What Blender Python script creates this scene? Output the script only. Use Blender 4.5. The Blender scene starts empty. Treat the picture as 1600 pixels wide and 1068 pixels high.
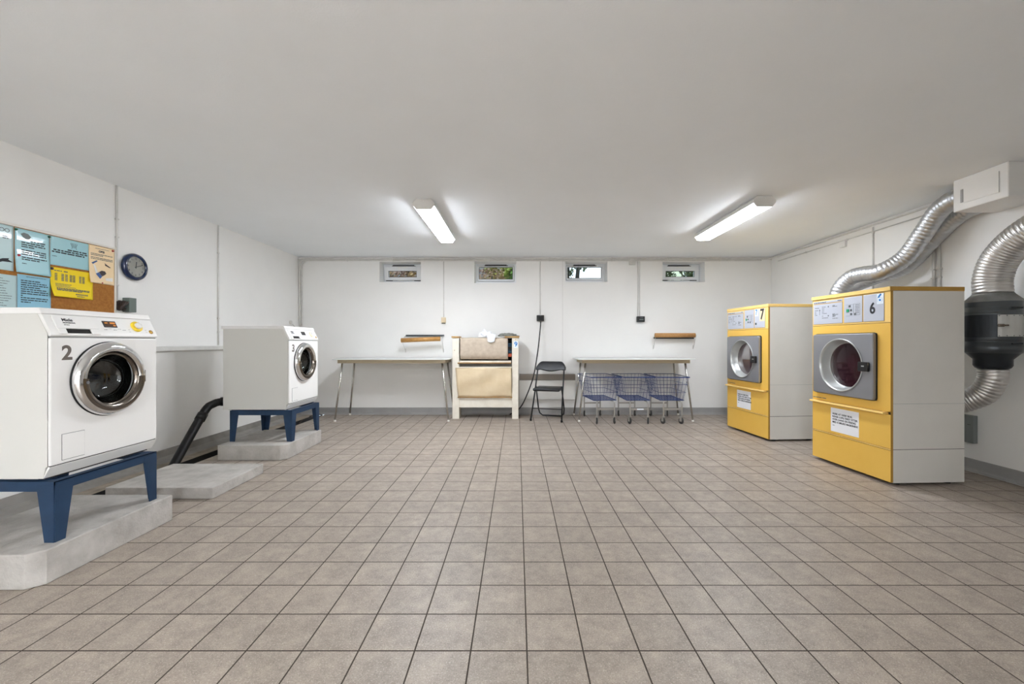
import bpy, bmesh, math, random
from mathutils import Vector, Matrix, noise
random.seed(7)
C = bpy.context.scene.collection
PI = math.pi

# ------------------------------------------------------------------ materials
def lin(c):
    c = c / 255.0
    return c / 12.92 if c <= 0.04045 else ((c + 0.055) / 1.055) ** 2.4

def rgb(c):
    return (lin(c[0]), lin(c[1]), lin(c[2]), 1.0)

class N:
    """small helper around a node tree"""
    def __init__(s, m):
        s.t = m.node_tree
        s.b = s.t.nodes['Principled BSDF']
    def new(s, kind, **kw):
        n = s.t.nodes.new(kind)
        for k, v in kw.items():
            setattr(n, k, v)
        return n
    def link(s, a, b):
        s.t.links.new(a, b)
    def math(s, op, a, b=None, c=None):
        n = s.new('ShaderNodeMath', operation=op)
        for i, v in enumerate((a, b, c)):
            if v is None:
                continue
            if isinstance(v, (int, float)):
                n.inputs[i].default_value = v
            else:
                s.link(v, n.inputs[i])
        return n.outputs[0]
    def mix(s, fac, a, b):
        n = s.new('ShaderNodeMix', data_type='RGBA')
        for sock, v in ((n.inputs[0], fac), (n.inputs[6], a), (n.inputs[7], b)):
            if isinstance(v, (int, float, tuple)):
                sock.default_value = v
            else:
                s.link(v, sock)
        return n.outputs[2]
    def noise(s, vec, scale, detail=4, rough=0.6):
        n = s.new('ShaderNodeTexNoise')
        n.inputs['Scale'].default_value = scale
        n.inputs['Detail'].default_value = detail
        n.inputs['Roughness'].default_value = rough
        if vec is not None:
            s.link(vec, n.inputs['Vector'])
        return n.outputs['Fac']
    def ramp(s, f, a, b):
        n = s.new('ShaderNodeMapRange')
        n.inputs[1].default_value = a
        n.inputs[2].default_value = b
        s.link(f, n.inputs[0])
        return n.outputs[0]
    def bump(s, h, strength, dist):
        n = s.new('ShaderNodeBump')
        n.inputs['Strength'].default_value = strength
        n.inputs['Distance'].default_value = dist
        s.link(h, n.inputs['Height'])
        s.link(n.outputs[0], s.b.inputs['Normal'])

def mat(name, col, rough=0.5, metal=0.0, var=0.0, scale=8.0, col2=None, bump=0.0, bscale=60.0, bdist=0.002,
        trans=0.0, ior=1.45, coat=0.0, emit=0.0, spec=0.5):
    m = bpy.data.materials.new(name)
    m.use_nodes = True
    n = N(m)
    b = n.b
    b.inputs['Base Color'].default_value = rgb(col)
    b.inputs['Roughness'].default_value = rough
    b.inputs['Metallic'].default_value = metal
    b.inputs['Transmission Weight'].default_value = trans
    b.inputs['IOR'].default_value = ior
    b.inputs['Coat Weight'].default_value = coat
    b.inputs['Specular IOR Level'].default_value = spec
    if emit:
        b.inputs['Emission Color'].default_value = rgb(col)
        b.inputs['Emission Strength'].default_value = emit
    tc = n.new('ShaderNodeTexCoord').outputs['Object']
    if var or col2:
        c2 = col2 or tuple(max(0, int(x * (1 - var))) for x in col)
        f = n.ramp(n.noise(tc, scale), 0.35, 0.7)
        n.link(n.mix(f, rgb(col), rgb(c2)), b.inputs['Base Color'])
    if bump:
        n.bump(n.noise(tc, bscale, 5), bump, bdist)
    return m

M = {}
M['wall'] = mat('wall_paint', (242, 241, 238), 0.6, var=0.015, scale=1.5, bump=0.25, bscale=90, bdist=0.002)
M['ceiling'] = mat('ceiling_paint', (245, 248, 250), 0.65, var=0.01, scale=1.5, bump=0.35, bscale=130, bdist=0.002)
M['base_vinyl'] = mat('grey_vinyl', (160, 159, 157), 0.5, var=0.08, scale=4)
M['base_dark'] = mat('worn_vinyl', (140, 136, 130), 0.55, var=0.15, scale=6)
M['ledge'] = mat('tan_screed', (148, 136, 122), 0.8, var=0.2, scale=14, bump=0.4)
M['drain'] = mat('drain_dark', (34, 32, 30), 0.7)
M['concrete'] = mat('painted_concrete', (187, 183, 177), 0.8, col2=(160, 155, 148), scale=7, bump=0.8, bscale=46, bdist=0.007)
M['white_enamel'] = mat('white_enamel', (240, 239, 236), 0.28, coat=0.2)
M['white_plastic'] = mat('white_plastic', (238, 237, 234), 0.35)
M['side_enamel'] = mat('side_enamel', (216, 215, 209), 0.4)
M['panel_grey'] = mat('panel_light_grey', (222, 222, 221), 0.35)
M['chrome'] = mat('chrome', (225, 225, 225), 0.07, 1.0)
M['chrome_dark'] = mat('chrome_dark', (120, 112, 104), 0.18, 1.0)
M['glass'] = mat('clear_glass', (235, 240, 242), 0.0, trans=1.0, ior=1.45)
M['drum'] = mat('drum_steel', (92, 90, 88), 0.25, 0.9, bump=0.3, bscale=120, bdist=0.003)
M['rubber'] = mat('black_rubber', (22, 22, 22), 0.6)
M['blue_steel'] = mat('blue_lacquer', (34, 58, 86), 0.55, col2=(30, 50, 74), scale=9, spec=0.35)
M['digit_brown'] = mat('brown_digit', (104, 96, 90), 0.4)
M['ink'] = mat('ink', (38, 40, 44), 0.6)
M['ink_soft'] = mat('ink_soft', (92, 96, 100), 0.6)
M['black'] = mat('black_plastic', (24, 24, 25), 0.4)
M['amber'] = mat('amber_screen', (196, 122, 50), 0.2, emit=0.35)
M['screen_dark'] = mat('screen_dark', (72, 44, 26), 0.2)
M['knob_yellow'] = mat('knob_yellow', (248, 214, 60), 0.35)
M['pale_cream'] = mat('pale_knob', (240, 234, 205), 0.35)
M['gold'] = mat('gold_badge', (190, 150, 70), 0.3, 0.7)
M['black_pipe'] = mat('black_pipe', (13, 13, 14), 0.42, col2=(22, 21, 21), scale=30, spec=0.4)
M['navy'] = mat('navy_gloss', (14, 34, 72), 0.12, coat=0.6)
M['clock_face'] = mat('clock_face', (228, 218, 204), 0.5)
M['cork'] = mat('cork', (172, 116, 52), 0.85, col2=(148, 94, 38), scale=60, bump=0.3, bscale=200)
M['alu'] = mat('aluminium', (222, 220, 216), 0.35, 0.6)
M['board_frame'] = mat('board_frame', (226, 222, 214), 0.4)
M['paper_pale'] = mat('pale_blue_paper', (186, 212, 214), 0.3, coat=0.35)
M['paper_blue'] = mat('blue_paper', (158, 204, 212), 0.3, coat=0.35)
M['paper_sky'] = mat('sky_blue_paper', (146, 198, 220), 0.6)
M['paper_cream'] = mat('cream_paper', (244, 218, 176), 0.6)
M['paper_yellow'] = mat('yellow_paper', (244, 214, 20), 0.6)
M['paper_white'] = mat('white_paper', (236, 237, 240), 0.5)
M['print_blue'] = mat('print_blue', (58, 92, 150), 0.5)
M['print_brown'] = mat('print_brown', (70, 58, 56), 0.5)
M['print_grey'] = mat('print_grey', (112, 122, 124), 0.5)
M['print_white'] = mat('print_white', (238, 234, 230), 0.5)
M['pin_red'] = mat('pin_red', (180, 40, 50), 0.35)
M['pin_green'] = mat('pin_green', (30, 90, 70), 0.35)
M['grey_box'] = mat('grey_green_box', (104, 116, 110), 0.4)
M['brown_plug'] = mat('dark_brown_cable', (48, 36, 30), 0.45)
M['conduit'] = mat('white_conduit', (222, 220, 215), 0.45, var=0.06, scale=12)
M['beige_plastic'] = mat('beige_plastic', (222, 204, 172), 0.45)
M['table_top'] = mat('pale_laminate', (216, 219, 216), 0.3)
M['table_edge'] = mat('table_edge', (196, 199, 196), 0.4)
M['apron'] = mat('beige_apron', (190, 176, 148), 0.5)
M['steel_leg'] = mat('steel_tube', (190, 186, 180), 0.2, 0.9)
M['grey_leg'] = mat('grey_tube', (176, 172, 165), 0.35, 0.5)
M['foot_white'] = mat('foot_white', (236, 232, 224), 0.5)
M['wood_roll'] = mat('wood_roll', (198, 150, 88), 0.5, col2=(176, 126, 66), scale=18)
M['cork_roll'] = mat('speckled_roll', (196, 150, 96), 0.7, col2=(168, 120, 70), scale=70)
M['iron_paint'] = mat('cream_paint', (236, 230, 216), 0.5, col2=(222, 214, 198), scale=7)
M['iron_wood'] = mat('worn_wood', (186, 148, 92), 0.6, col2=(160, 120, 70), scale=12)
M['burlap'] = mat('burlap', (206, 192, 174), 0.9, col2=(188, 172, 153), scale=16, bump=0.6, bscale=260, bdist=0.002)
M['canvas'] = mat('ecru_canvas', (226, 208, 176), 0.9, col2=(214, 192, 156), scale=5, bump=0.4, bscale=220, bdist=0.002)
M['towel'] = mat('white_towel', (240, 242, 246), 0.9, bump=0.5, bscale=160)
M['rag'] = mat('grey_rag', (140, 142, 134), 0.9, col2=(104, 108, 104), scale=30, bump=0.5, bscale=160)
M['fin_blue'] = mat('fin_blue', (50, 92, 120), 0.4, 0.3)
M['orange'] = mat('orange_part', (190, 90, 60), 0.5)
M['dark'] = mat('dark_void', (26, 24, 22), 0.8)
M['digit_blue'] = mat('blue_digit', (18, 118, 190), 0.4)
M['heater_white'] = mat('heater_white', (226, 224, 218), 0.45)
M['heater_grille'] = mat('heater_grille', (138, 128, 118), 0.5, bump=0.6, bscale=120)
M['vinyl_black'] = mat('black_vinyl', (20, 21, 24), 0.38, bump=0.2, bscale=120)
M['tube_black'] = mat('black_tube', (30, 31, 33), 0.4, 0.2)
M['wire_blue'] = mat('blue_wire', (24, 54, 112), 0.4)
M['wheel'] = mat('grey_wheel', (58, 58, 58), 0.5)
M['hub'] = mat('wheel_hub', (120, 120, 118), 0.5)
M['yellow'] = mat('yellow_enamel', (231, 187, 88), 0.42, col2=(227, 181, 80), scale=3)
M['yellow_trim'] = mat('yellow_trim', (238, 202, 122), 0.4)
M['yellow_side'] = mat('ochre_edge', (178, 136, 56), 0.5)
M['dryer_side'] = mat('dryer_side', (224, 221, 214), 0.45, var=0.02, scale=3)
M['silver_plate'] = mat('silver_plate', (196, 200, 210), 0.35, 0.25)
M['door_silver'] = mat('door_silver', (150, 151, 155), 0.38, 0.55)
M['bowl_silver'] = mat('bowl_silver', (186, 188, 186), 0.3, 0.55)
M['maroon_glass'] = mat('maroon_glass', (58, 30, 38), 0.06, trans=0.35, ior=1.22, spec=0.3)
M['maroon_drum'] = mat('maroon_drum', (74, 44, 48), 0.45, 0.2, bump=0.5, bscale=60, bdist=0.006)
M['button_green'] = mat('button_green', (30, 150, 104), 0.4)
M['sticker'] = mat('white_sticker', (236, 244, 250), 0.5)
M['duct'] = mat('duct_foil', (198, 200, 202), 0.38, 0.9)
M['duct_bright'] = mat('duct_foil_bright', (200, 198, 195), 0.35, 0.92)
M['filter_steel'] = mat('filter_steel', (100, 106, 110), 0.32, 0.85)
M['filter_band'] = mat('filter_band', (78, 82, 85), 0.34, 0.8)
M['filter_cone'] = mat('filter_cone', (142, 144, 143), 0.45, 0.6, var=0.12, scale=12)
M['filter_dark'] = mat('filter_dark', (46, 50, 54), 0.38, 0.6)
M['filter_plate'] = mat('filter_plate', (184, 184, 180), 0.42, 0.5)
M['box_white'] = mat('box_white', (240, 239, 236), 0.5)
M['slot_grey'] = mat('slot_grey', (168, 168, 166), 0.5)
M['wall_box'] = mat('wall_box_grey', (128, 134, 132), 0.5)
M['lamp_body'] = mat('lamp_body', (226, 224, 220), 0.4)
M['window_pvc'] = mat('window_pvc', (236, 238, 240), 0.35)
M['seal'] = mat('window_seal', (54, 54, 54), 0.6)
def thin_glass(name):
    m = bpy.data.materials.new(name)
    m.use_nodes = True
    t = m.node_tree
    t.nodes.remove(t.nodes['Principled BSDF'])
    tr, gl, mx_, fr = (t.nodes.new('ShaderNodeBsdfTransparent'), t.nodes.new('ShaderNodeBsdfGlossy'), t.nodes.new('ShaderNodeMixShader'), t.nodes.new('ShaderNodeFresnel'))
    tr.inputs[0].default_value = (0.95, 0.98, 0.98, 1)
    gl.inputs['Roughness'].default_value = 0.02
    fr.inputs[0].default_value = 1.2
    t.links.new(fr.outputs[0], mx_.inputs[0])
    t.links.new(tr.outputs[0], mx_.inputs[1])
    t.links.new(gl.outputs[0], mx_.inputs[2])
    t.links.new(mx_.outputs[0], t.nodes['Material Output'].inputs[0])
    return m
M['pane'] = thin_glass('window_glass')
M['diffuser'] = mat('lamp_diffuser', (240, 246, 255), 0.4, emit=62.0)
M['diffuser_side'] = mat('lamp_diffuser_side', (240, 246, 255), 0.4, emit=14.0)
M['diffuser_right'] = mat('lamp_diffuser_right', (240, 246, 255), 0.4, emit=46.0)
M['diffuser_near'] = mat('lamp_diffuser_second', (240, 246, 255), 0.4, emit=210.0)
M['diffuser_added'] = mat('lamp_diffuser_added', (240, 246, 255), 0.4, emit=240.0)  # for the added lamp out of view

def leaf_mat(name, a, b, c):
    m = bpy.data.materials.new(name)
    m.use_nodes = True
    n = N(m)
    tc = n.new('ShaderNodeTexCoord').outputs['Object']
    f1 = n.ramp(n.noise(tc, 9, 3), 0.35, 0.65)
    f2 = n.ramp(n.noise(tc, 3.1, 2), 0.42, 0.62)
    n.link(n.mix(f2, n.mix(f1, rgb(a), rgb(b)), rgb(c)), n.b.inputs['Base Color'])
    n.b.inputs['Roughness'].default_value = 0.6
    return m
M['leaf_autumn'] = leaf_mat('autumn_leaves', (176, 140, 92), (120, 100, 52), (150, 120, 110))
M['leaf_green'] = leaf_mat('green_leaves', (96, 130, 40), (52, 84, 30), (140, 150, 60))
M['leaf_yellow'] = leaf_mat('yellow_leaves', (166, 160, 60), (120, 124, 44), (150, 130, 70))
M['leaf_dark'] = leaf_mat('dark_leaves', (74, 88, 38), (40, 54, 34), (96, 100, 70))
M['bark'] = mat('bark', (62, 58, 52), 0.9, var=0.3, scale=12)
M['earth'] = mat('leaf_litter', (120, 110, 98), 0.95, col2=(92, 90, 92), scale=3, bump=0.6, bscale=20, bdist=0.03)
M['render_wall'] = mat('pale_render', (226, 226, 196), 0.8)

def floor_material():
    m = bpy.data.materials.new('floor_tiles')
    m.use_nodes = True
    n = N(m)
    T = 0.2006
    pos = n.new('ShaderNodeTexCoord').outputs['Object']
    sep = n.new('ShaderNodeSeparateXYZ')
    n.link(pos, sep.inputs[0])
    u = n.math('DIVIDE', n.math('SUBTRACT', sep.outputs[0], 0.035), T)
    v = n.math('DIVIDE', n.math('SUBTRACT', sep.outputs[1], 1.486), T)
    fu = n.math('FRACT', u)
    fv = n.math('FRACT', v)
    du = n.math('MINIMUM', fu, n.math('SUBTRACT', 1.0, fu))
    dv = n.math('MINIMUM', fv, n.math('SUBTRACT', 1.0, fv))
    d = n.math('MINIMUM', du, dv)
    grout = n.new('ShaderNodeMapRange')
    grout.inputs[1].default_value = 0.0105
    grout.inputs[2].default_value = 0.0165
    n.link(d, grout.inputs[0])
    g = grout.outputs[0]                      # 1 = tile, 0 = grout
    cell = n.new('ShaderNodeCombineXYZ')
    n.link(n.math('FLOOR', u), cell.inputs[0])
    n.link(n.math('FLOOR', v), cell.inputs[1])
    wn = n.new('ShaderNodeTexWhiteNoise')
    n.link(cell.outputs[0], wn.inputs['Vector'])
    off = n.new('ShaderNodeVectorMath', operation='MULTIPLY_ADD')
    n.link(wn.outputs['Color'], off.inputs[0])
    off.inputs[1].default_value = (7, 7, 7)
    n.link(pos, off.inputs[2])
    big = n.ramp(n.noise(off.outputs[0], 26, 8, 0.8), 0.30, 0.70)
    base = n.mix(big, rgb((168, 155, 142)), rgb((130, 120, 110)))
    warm = n.ramp(n.noise(off.outputs[0], 9, 3), 0.45, 0.7)
    base = n.mix(n.math('MULTIPLY', warm, 0.35), base, rgb((194, 181, 165)))
    speck = n.ramp(n.noise(pos, 210, 3, 0.75), 0.54, 0.66)
    base = n.mix(n.math('MULTIPLY', speck, 0.8), base, rgb((104, 96, 89)))
    lit = n.ramp(n.noise(pos, 170, 3, 0.7), 0.54, 0.66)
    base = n.mix(n.math('MULTIPLY', lit, 0.6), base, rgb((206, 194, 182)))
    val = n.math('MULTIPLY_ADD', wn.outputs['Value'], 0.10, 0.95)
    hsv = n.new('ShaderNodeHueSaturation')
    n.link(base, hsv.inputs['Color'])
    n.link(val, hsv.inputs['Value'])
    n.link(n.mix(g, rgb((58, 48, 39)), hsv.outputs[0]), n.b.inputs['Base Color'])
    n.link(n.math('MULTIPLY_ADD', g, -0.43, 0.9), n.b.inputs['Roughness'])
    h = n.math('ADD', n.math('MULTIPLY', g, 1.0), n.math('MULTIPLY', n.noise(pos, 120, 4), 0.35))
    n.bump(h, 0.35, 0.002)
    return m
M['floor'] = floor_material()

# ------------------------------------------------------------------ mesh building
class MB:
    def __init__(s):
        s.bm = bmesh.new()
    def merge(s, other, mx=None):
        me = bpy.data.meshes.new('tmp')
        other.to_mesh(me)
        other.free()
        if mx is not None:
            me.transform(mx)
        s.bm.from_mesh(me)
        bpy.data.meshes.remove(me)
        return s
    def face(s, pts, smooth=False):
        f = s.bm.faces.new([s.bm.verts.new(p) for p in pts])
        f.smooth = smooth
        return s
    def box(s, x0, x1, y0, y1, z0, z1, bev=0.0, mx=None, seg=2):
        b = bmesh.new()
        bmesh.ops.create_cube(b, size=1.0)
        for v in b.verts:
            v.co = Vector(((x0 + x1) / 2 + v.co.x * (x1 - x0), (y0 + y1) / 2 + v.co.y * (y1 - y0), (z0 + z1) / 2 + v.co.z * (z1 - z0)))
        if bev:
            bmesh.ops.bevel(b, geom=b.edges[:], offset=bev, segments=seg, affect='EDGES', profile=0.5)
        return s.merge(b, mx)
    def prism(s, poly, axis, a0, a1, bev=0.0):
        """poly: 2D points in the two other axes (cyclic order x,y,z without axis)"""
        b = bmesh.new()
        def P(p, a):
            return {'x': (a, p[0], p[1]), 'y': (p[0], a, p[1]), 'z': (p[0], p[1], a)}[axis]
        va = [b.verts.new(P(p, a0)) for p in poly]
        vb = [b.verts.new(P(p, a1)) for p in poly]
        k = len(poly)
        b.faces.new(va[::-1])
        b.faces.new(vb)
        for i in range(k):
            b.faces.new((va[i], va[(i + 1) % k], vb[(i + 1) % k], vb[i]))
        bmesh.ops.recalc_face_normals(b, faces=b.faces[:])
        if bev:
            bmesh.ops.bevel(b, geom=b.edges[:], offset=bev, segments=2, affect='EDGES', profile=0.5)
        return s.merge(b)
    def tube(s, pts, r, n=8, closed=False, caps=True):
        pts = [Vector(p) for p in pts]
        k = len(pts)
        rs = r if isinstance(r, (list, tuple)) else [r] * k
        T = []
        for i in range(k):
            a = pts[(i - 1) % k] if (closed or i > 0) else pts[i]
            c = pts[(i + 1) % k] if (closed or i < k - 1) else pts[i]
            T.append((c - a).normalized())
        up = Vector((0, 0, 1)) if abs(T[0].z) < 0.9 else Vector((1, 0, 0))
        nrm = (up - T[0] * up.dot(T[0])).normalized()
        rings = []
        for i in range(k):
            nrm = (nrm - T[i] * nrm.dot(T[i]))
            nrm = nrm.normalized() if nrm.length > 1e-6 else T[i].orthogonal().normalized()
            bi = T[i].cross(nrm)
            rings.append([s.bm.verts.new(pts[i] + (nrm * math.cos(2 * PI * j / n) + bi * math.sin(2 * PI * j / n)) * rs[i]) for j in range(n)])
        m = k if closed else k - 1
        for i in range(m):
            A, B = rings[i], rings[(i + 1) % k]
            for j in range(n):
                f = s.bm.faces.new((A[j], A[(j + 1) % n], B[(j + 1) % n], B[j]))
                f.smooth = n > 5
        if caps and not closed:
            s.bm.faces.new(rings[0][::-1])
            s.bm.faces.new(rings[-1])
        return s
    def lathe(s, prof, c, axis='z', n=48, closed=False, smooth=True):
        """prof: (r, h) pairs along axis from c"""
        c = Vector(c)
        def P(r, h, a):
            x, y = r * math.cos(a), r * math.sin(a)
            return c + {'z': Vector((x, y, h)), 'x': Vector((h, x, y)), 'y': Vector((x, h, y))}[axis]
        rings = []
        for r, h in prof:
            if r < 1e-6:
                rings.append([s.bm.verts.new(P(0, h, 0))])
            else:
                rings.append([s.bm.verts.new(P(r, h, 2 * PI * j / n)) for j in range(n)])
        pairs = list(zip(rings, rings[1:])) + ([(rings[-1], rings[0])] if closed else [])
        for A, B in pairs:
            for j in range(n):
                if len(A) == 1 and len(B) == 1:
                    continue
                if len(A) == 1:
                    f = s.bm.faces.new((A[0], B[(j + 1) % n], B[j]))
                elif len(B) == 1:
                    f = s.bm.faces.new((A[j], A[(j + 1) % n], B[0]))
                else:
                    f = s.bm.faces.new((A[j], A[(j + 1) % n], B[(j + 1) % n], B[j]))
                f.smooth = smooth
        return s
    def cyl(s, c, r, h0, h1, axis='z', n=24):
        return s.lathe([(0, h0), (r, h0), (r, h1), (0, h1)], c, axis, n, smooth=False)
    def plate_hole(s, y0, y1, z0, z1, cy, cz, r, x0, x1, rc=0.0, edge=0.0, n=72):
        """slab in the y-z plane between x0 (outer face) and x1 with a round hole; rounded corners rc, soft outer edge"""
        hy, hz, my, mz = (y1 - y0) / 2, (z1 - z0) / 2, (y0 + y1) / 2, (z0 + z1) / 2
        def sdf(p, ins):
            qx, qy = abs(p[0] - my) - (hy - ins) + rc, abs(p[1] - mz) - (hz - ins) + rc
            return math.hypot(max(qx, 0), max(qy, 0)) + min(max(qx, qy), 0) - rc
        ang = set(2 * PI * i / n for i in range(n))
        for sy in (-1, 1):
            for sz in (-1, 1):
                for e in ((0,) if rc == 0 else (-0.08, -0.04, 0, 0.04, 0.08)):
                    ang.add((math.atan2(mz + sz * hz - cz, my + sy * hy - cy) + e) % (2 * PI))
        ang = sorted(ang)
        def outer(a, ins):
            lo, hi = 0.0, 3 * max(hy, hz)
            for _ in range(40):
                mid = (lo + hi) / 2
                if sdf((cy + mid * math.cos(a), cz + mid * math.sin(a)), ins) < 0:
                    lo = mid
                else:
                    hi = mid
            return (cy + lo * math.cos(a), cz + lo * math.sin(a))
        sg = 1 if x1 > x0 else -1
        rings = []
        def ring(pts, x):
            rings.append([s.bm.verts.new((x, p[0], p[1])) for p in pts])
        circ = [(cy + r * math.cos(a), cz + r * math.sin(a)) for a in ang]
        ring(circ, x1)
        ring(circ, x0)
        if edge:
            ring([outer(a, edge) for a in ang], x0)
            ring([outer(a, edge * 0.3) for a in ang], x0 + sg * edge * 0.3)
            ring([outer(a, 0) for a in ang], x0 + sg * edge)
        else:
            ring([outer(a, 0) for a in ang], x0)
        ring([outer(a, 0) for a in ang], x1)
        k = len(ang)
        fs = []
        for A, B in zip(rings, rings[1:] + rings[:1]):
            for j in range(k):
                fs.append(s.bm.faces.new((A[j], A[(j + 1) % k], B[(j + 1) % k], B[j])))
        bmesh.ops.recalc_face_normals(s.bm, faces=fs)
        return s
    def build(s, name, material, parent=None, recalc=False):
        if recalc:
            bmesh.ops.recalc_face_normals(s.bm, faces=s.bm.faces[:])
        me = bpy.data.meshes.new(name)
        s.bm.to_mesh(me)
        s.bm.free()
        me.materials.append(material)
        o = bpy.data.objects.new(name, me)
        C.objects.link(o)
        if parent:
            o.parent = parent
        return o

def tag(o, label, cat, group=None, kind=None):
    o['label'] = label
    if cat:
        o['category'] = cat
    if group:
        o['group'] = group
    if kind:
        o['kind'] = kind
    return o

def thing(name, label, cat, loc=(0, 0, 0), rz=0.0, group=None):
    o = bpy.data.objects.new(name, None)
    o.empty_display_size = 0.05
    C.objects.link(o)
    o.location = loc
    o.rotation_euler = (0, 0, rz)
    return tag(o, label, cat, group)

def struct(o):
    o['kind'] = 'structure'
    return o

def copy_tree(o, parent=None):
    c = o.copy()
    C.objects.link(c)
    if parent:
        c.parent = parent
    for ch in list(o.children):
        copy_tree(ch, c)
    return c

def smooth_path(pts, step=0.02):
    P = [Vector(p) for p in pts]
    P = [P[0] * 2 - P[1]] + P + [P[-1] * 2 - P[-2]]
    out = []
    for i in range(1, len(P) - 2):
        k = max(2, int((P[i + 1] - P[i]).length / (step / 4)))
        for j in range(k):
            t = j / k
            a, b, c, d = P[i - 1], P[i], P[i + 1], P[i + 2]
            out.append(0.5 * ((2 * b) + (c - a) * t + (2 * a - 5 * b + 4 * c - d) * t * t + (3 * b - a - 3 * c + d) * t ** 3))
    out.append(P[-2])
    res, acc = [out[0]], 0.0
    for a, b in zip(out, out[1:]):
        acc += (b - a).length
        if acc >= step:
            res.append(b)
            acc = 0.0
    if (res[-1] - out[-1]).length > step * 0.3:
        res.append(out[-1])
    return res

def frame(origin, right, up):
    r, u = Vector(right).normalized(), Vector(up).normalized()
    nn = r.cross(u)
    m = Matrix((r, u, nn)).transposed().to_4x4()
    m.translation = Vector(origin)
    return m

def add_text(mb, s, size, mx, bold=0.0, align='CENTER', width=None):
    cu = bpy.data.curves.new('t', 'FONT')
    cu.body = s
    cu.size = size
    cu.align_x = align
    cu.align_y = 'CENTER'
    cu.offset = bold
    cu.extrude = 0.0006
    o = bpy.data.objects.new('t', cu)
    C.objects.link(o)
    dg = bpy.context.evaluated_depsgraph_get()
    me = bpy.data.meshes.new_from_object(o.evaluated_get(dg))
    if width:
        xs = [v.co.x for v in me.vertices]
        w = max(xs) - min(xs)
        me.transform(Matrix.Diagonal((width / w, 1, 1, 1)))
    me.transform(mx)
    mb.bm.from_mesh(me)
    bpy.data.meshes.remove(me)
    bpy.data.objects.remove(o)
    bpy.data.curves.remove(cu)

def add_rect(mb, mx, x0, x1, y0, y1, h=0.0004):
    mb.box(x0, x1, y0, y1, -h, h, mx=mx)

def add_words(mb, mx, x0, x1, y, h, fill=1.0, rnd=None):
    """one line of illegible small print: a row of word-length bars"""
    x = x0
    end = x0 + (x1 - x0) * fill
    while x < end - h * 0.5:
        w = min(random.uniform(1.5, 6.0) * h, end - x)
        add_rect(mb, mx, x, x + w, y - h / 2, y + h / 2)
        x += w + h * 0.7

# ------------------------------------------------------------------ the room
H = 1.10
XL, XR, YB, YF, ZC = -3.349, 3.899, 6.384, -3.0, 2.411
WIN = [(-2.112, -1.480, 2.03, 2.338), (-0.658, -0.015, 2.014, 2.345), (0.7415, 1.385, 2.03, 2.345), (2.233, 2.878, 2.034, 2.338)]
REV = 6.70

mb = MB()
def quadz(mb, x0, x1, y0, y1, z):
    mb.face([(x0, y0, z), (x1, y0, z), (x1, y1, z), (x0, y1, z)])
quadz(mb, -2.94, XR, YF, YB, 0.0)
struct(mb.build('floor', M['floor']))

mb = MB()        # slot drain along the left wall
quadz(mb, -3.08, -2.94, YF, YB, -0.09)
mb.face([(-3.08, YF, -0.09), (-3.08, YB, -0.09), (-3.08, YB, 0.0), (-3.08, YF, 0.0)])
mb.face([(-2.94, YF, -0.09), (-2.94, YF, 0.0), (-2.94, YB, 0.0), (-2.94, YB, -0.09)])
struct(mb.build('trim_1', M['drain']))
mb = MB()
quadz(mb, XL, -3.08, YF, YB, 0.0)
struct(mb.build('trim_2', M['ledge']))

mb = MB()
mb.face([(XL, YF, ZC), (XL, YB, ZC), (XR, YB, ZC), (XR, YF, ZC)])
struct(mb.build('ceiling', M['ceiling']))

mb = MB()
mb.face([(XL, YF, 0), (XL, YB, 0), (XL, YB, ZC), (XL, YF, ZC)])
struct(mb.build('wall_left', M['wall']))
mb = MB()
mb.face([(XR, YF, 0), (XR, YF, ZC), (XR, YB, ZC), (XR, YB, 0)])
struct(mb.build('wall_right', M['wall']))
mb = MB()
mb.face([(XL, YF, 0), (XL, YF, ZC), (XR, YF, ZC), (XR, YF, 0)])
struct(mb.build('wall_rear', M['wall']))
struct(MB().box(0.95, XR - 0.001, -0.55, -0.45, 0.001, ZC - 0.001).build('wall_light_blocker', M['wall']))  # unseen partition, added to keep the rear lamps off the dryers

mb = MB()        # back wall with four openings and their reveals
xs = sorted(set([XL, XR] + [w for q in WIN for w in q[:2]]))
zs = sorted(set([0.0, ZC] + [w for q in WIN for w in q[2:]]))
for i in range(len(xs) - 1):
    for j in range(len(zs) - 1):
        cx, cz = (xs[i] + xs[i + 1]) / 2, (zs[j] + zs[j + 1]) / 2
        if any(q[0] < cx < q[1] and q[2] < cz < q[3] for q in WIN):
            continue
        mb.face([(xs[i], YB, zs[j]), (xs[i + 1], YB, zs[j]), (xs[i + 1], YB, zs[j + 1]), (xs[i], YB, zs[j + 1])])
for x0, x1, z0, z1 in WIN:
    mb.face([(x0, YB, z0), (x0, REV, z0), (x1, REV, z0), (x1, YB, z0)])
    mb.face([(x0, YB, z1), (x1, YB, z1), (x1, REV, z1), (x0, REV, z1)])
    mb.face([(x0, YB, z0), (x0, YB, z1), (x0, REV, z1), (x0, REV, z0)])
    mb.face([(x1, YB, z0), (x1, REV, z0), (x1, REV, z1), (x1, YB, z1)])
bmesh.ops.remove_doubles(mb.bm, verts=mb.bm.verts[:], dist=1e-5)
struct(mb.build('wall_back', M['wall']))

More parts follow.
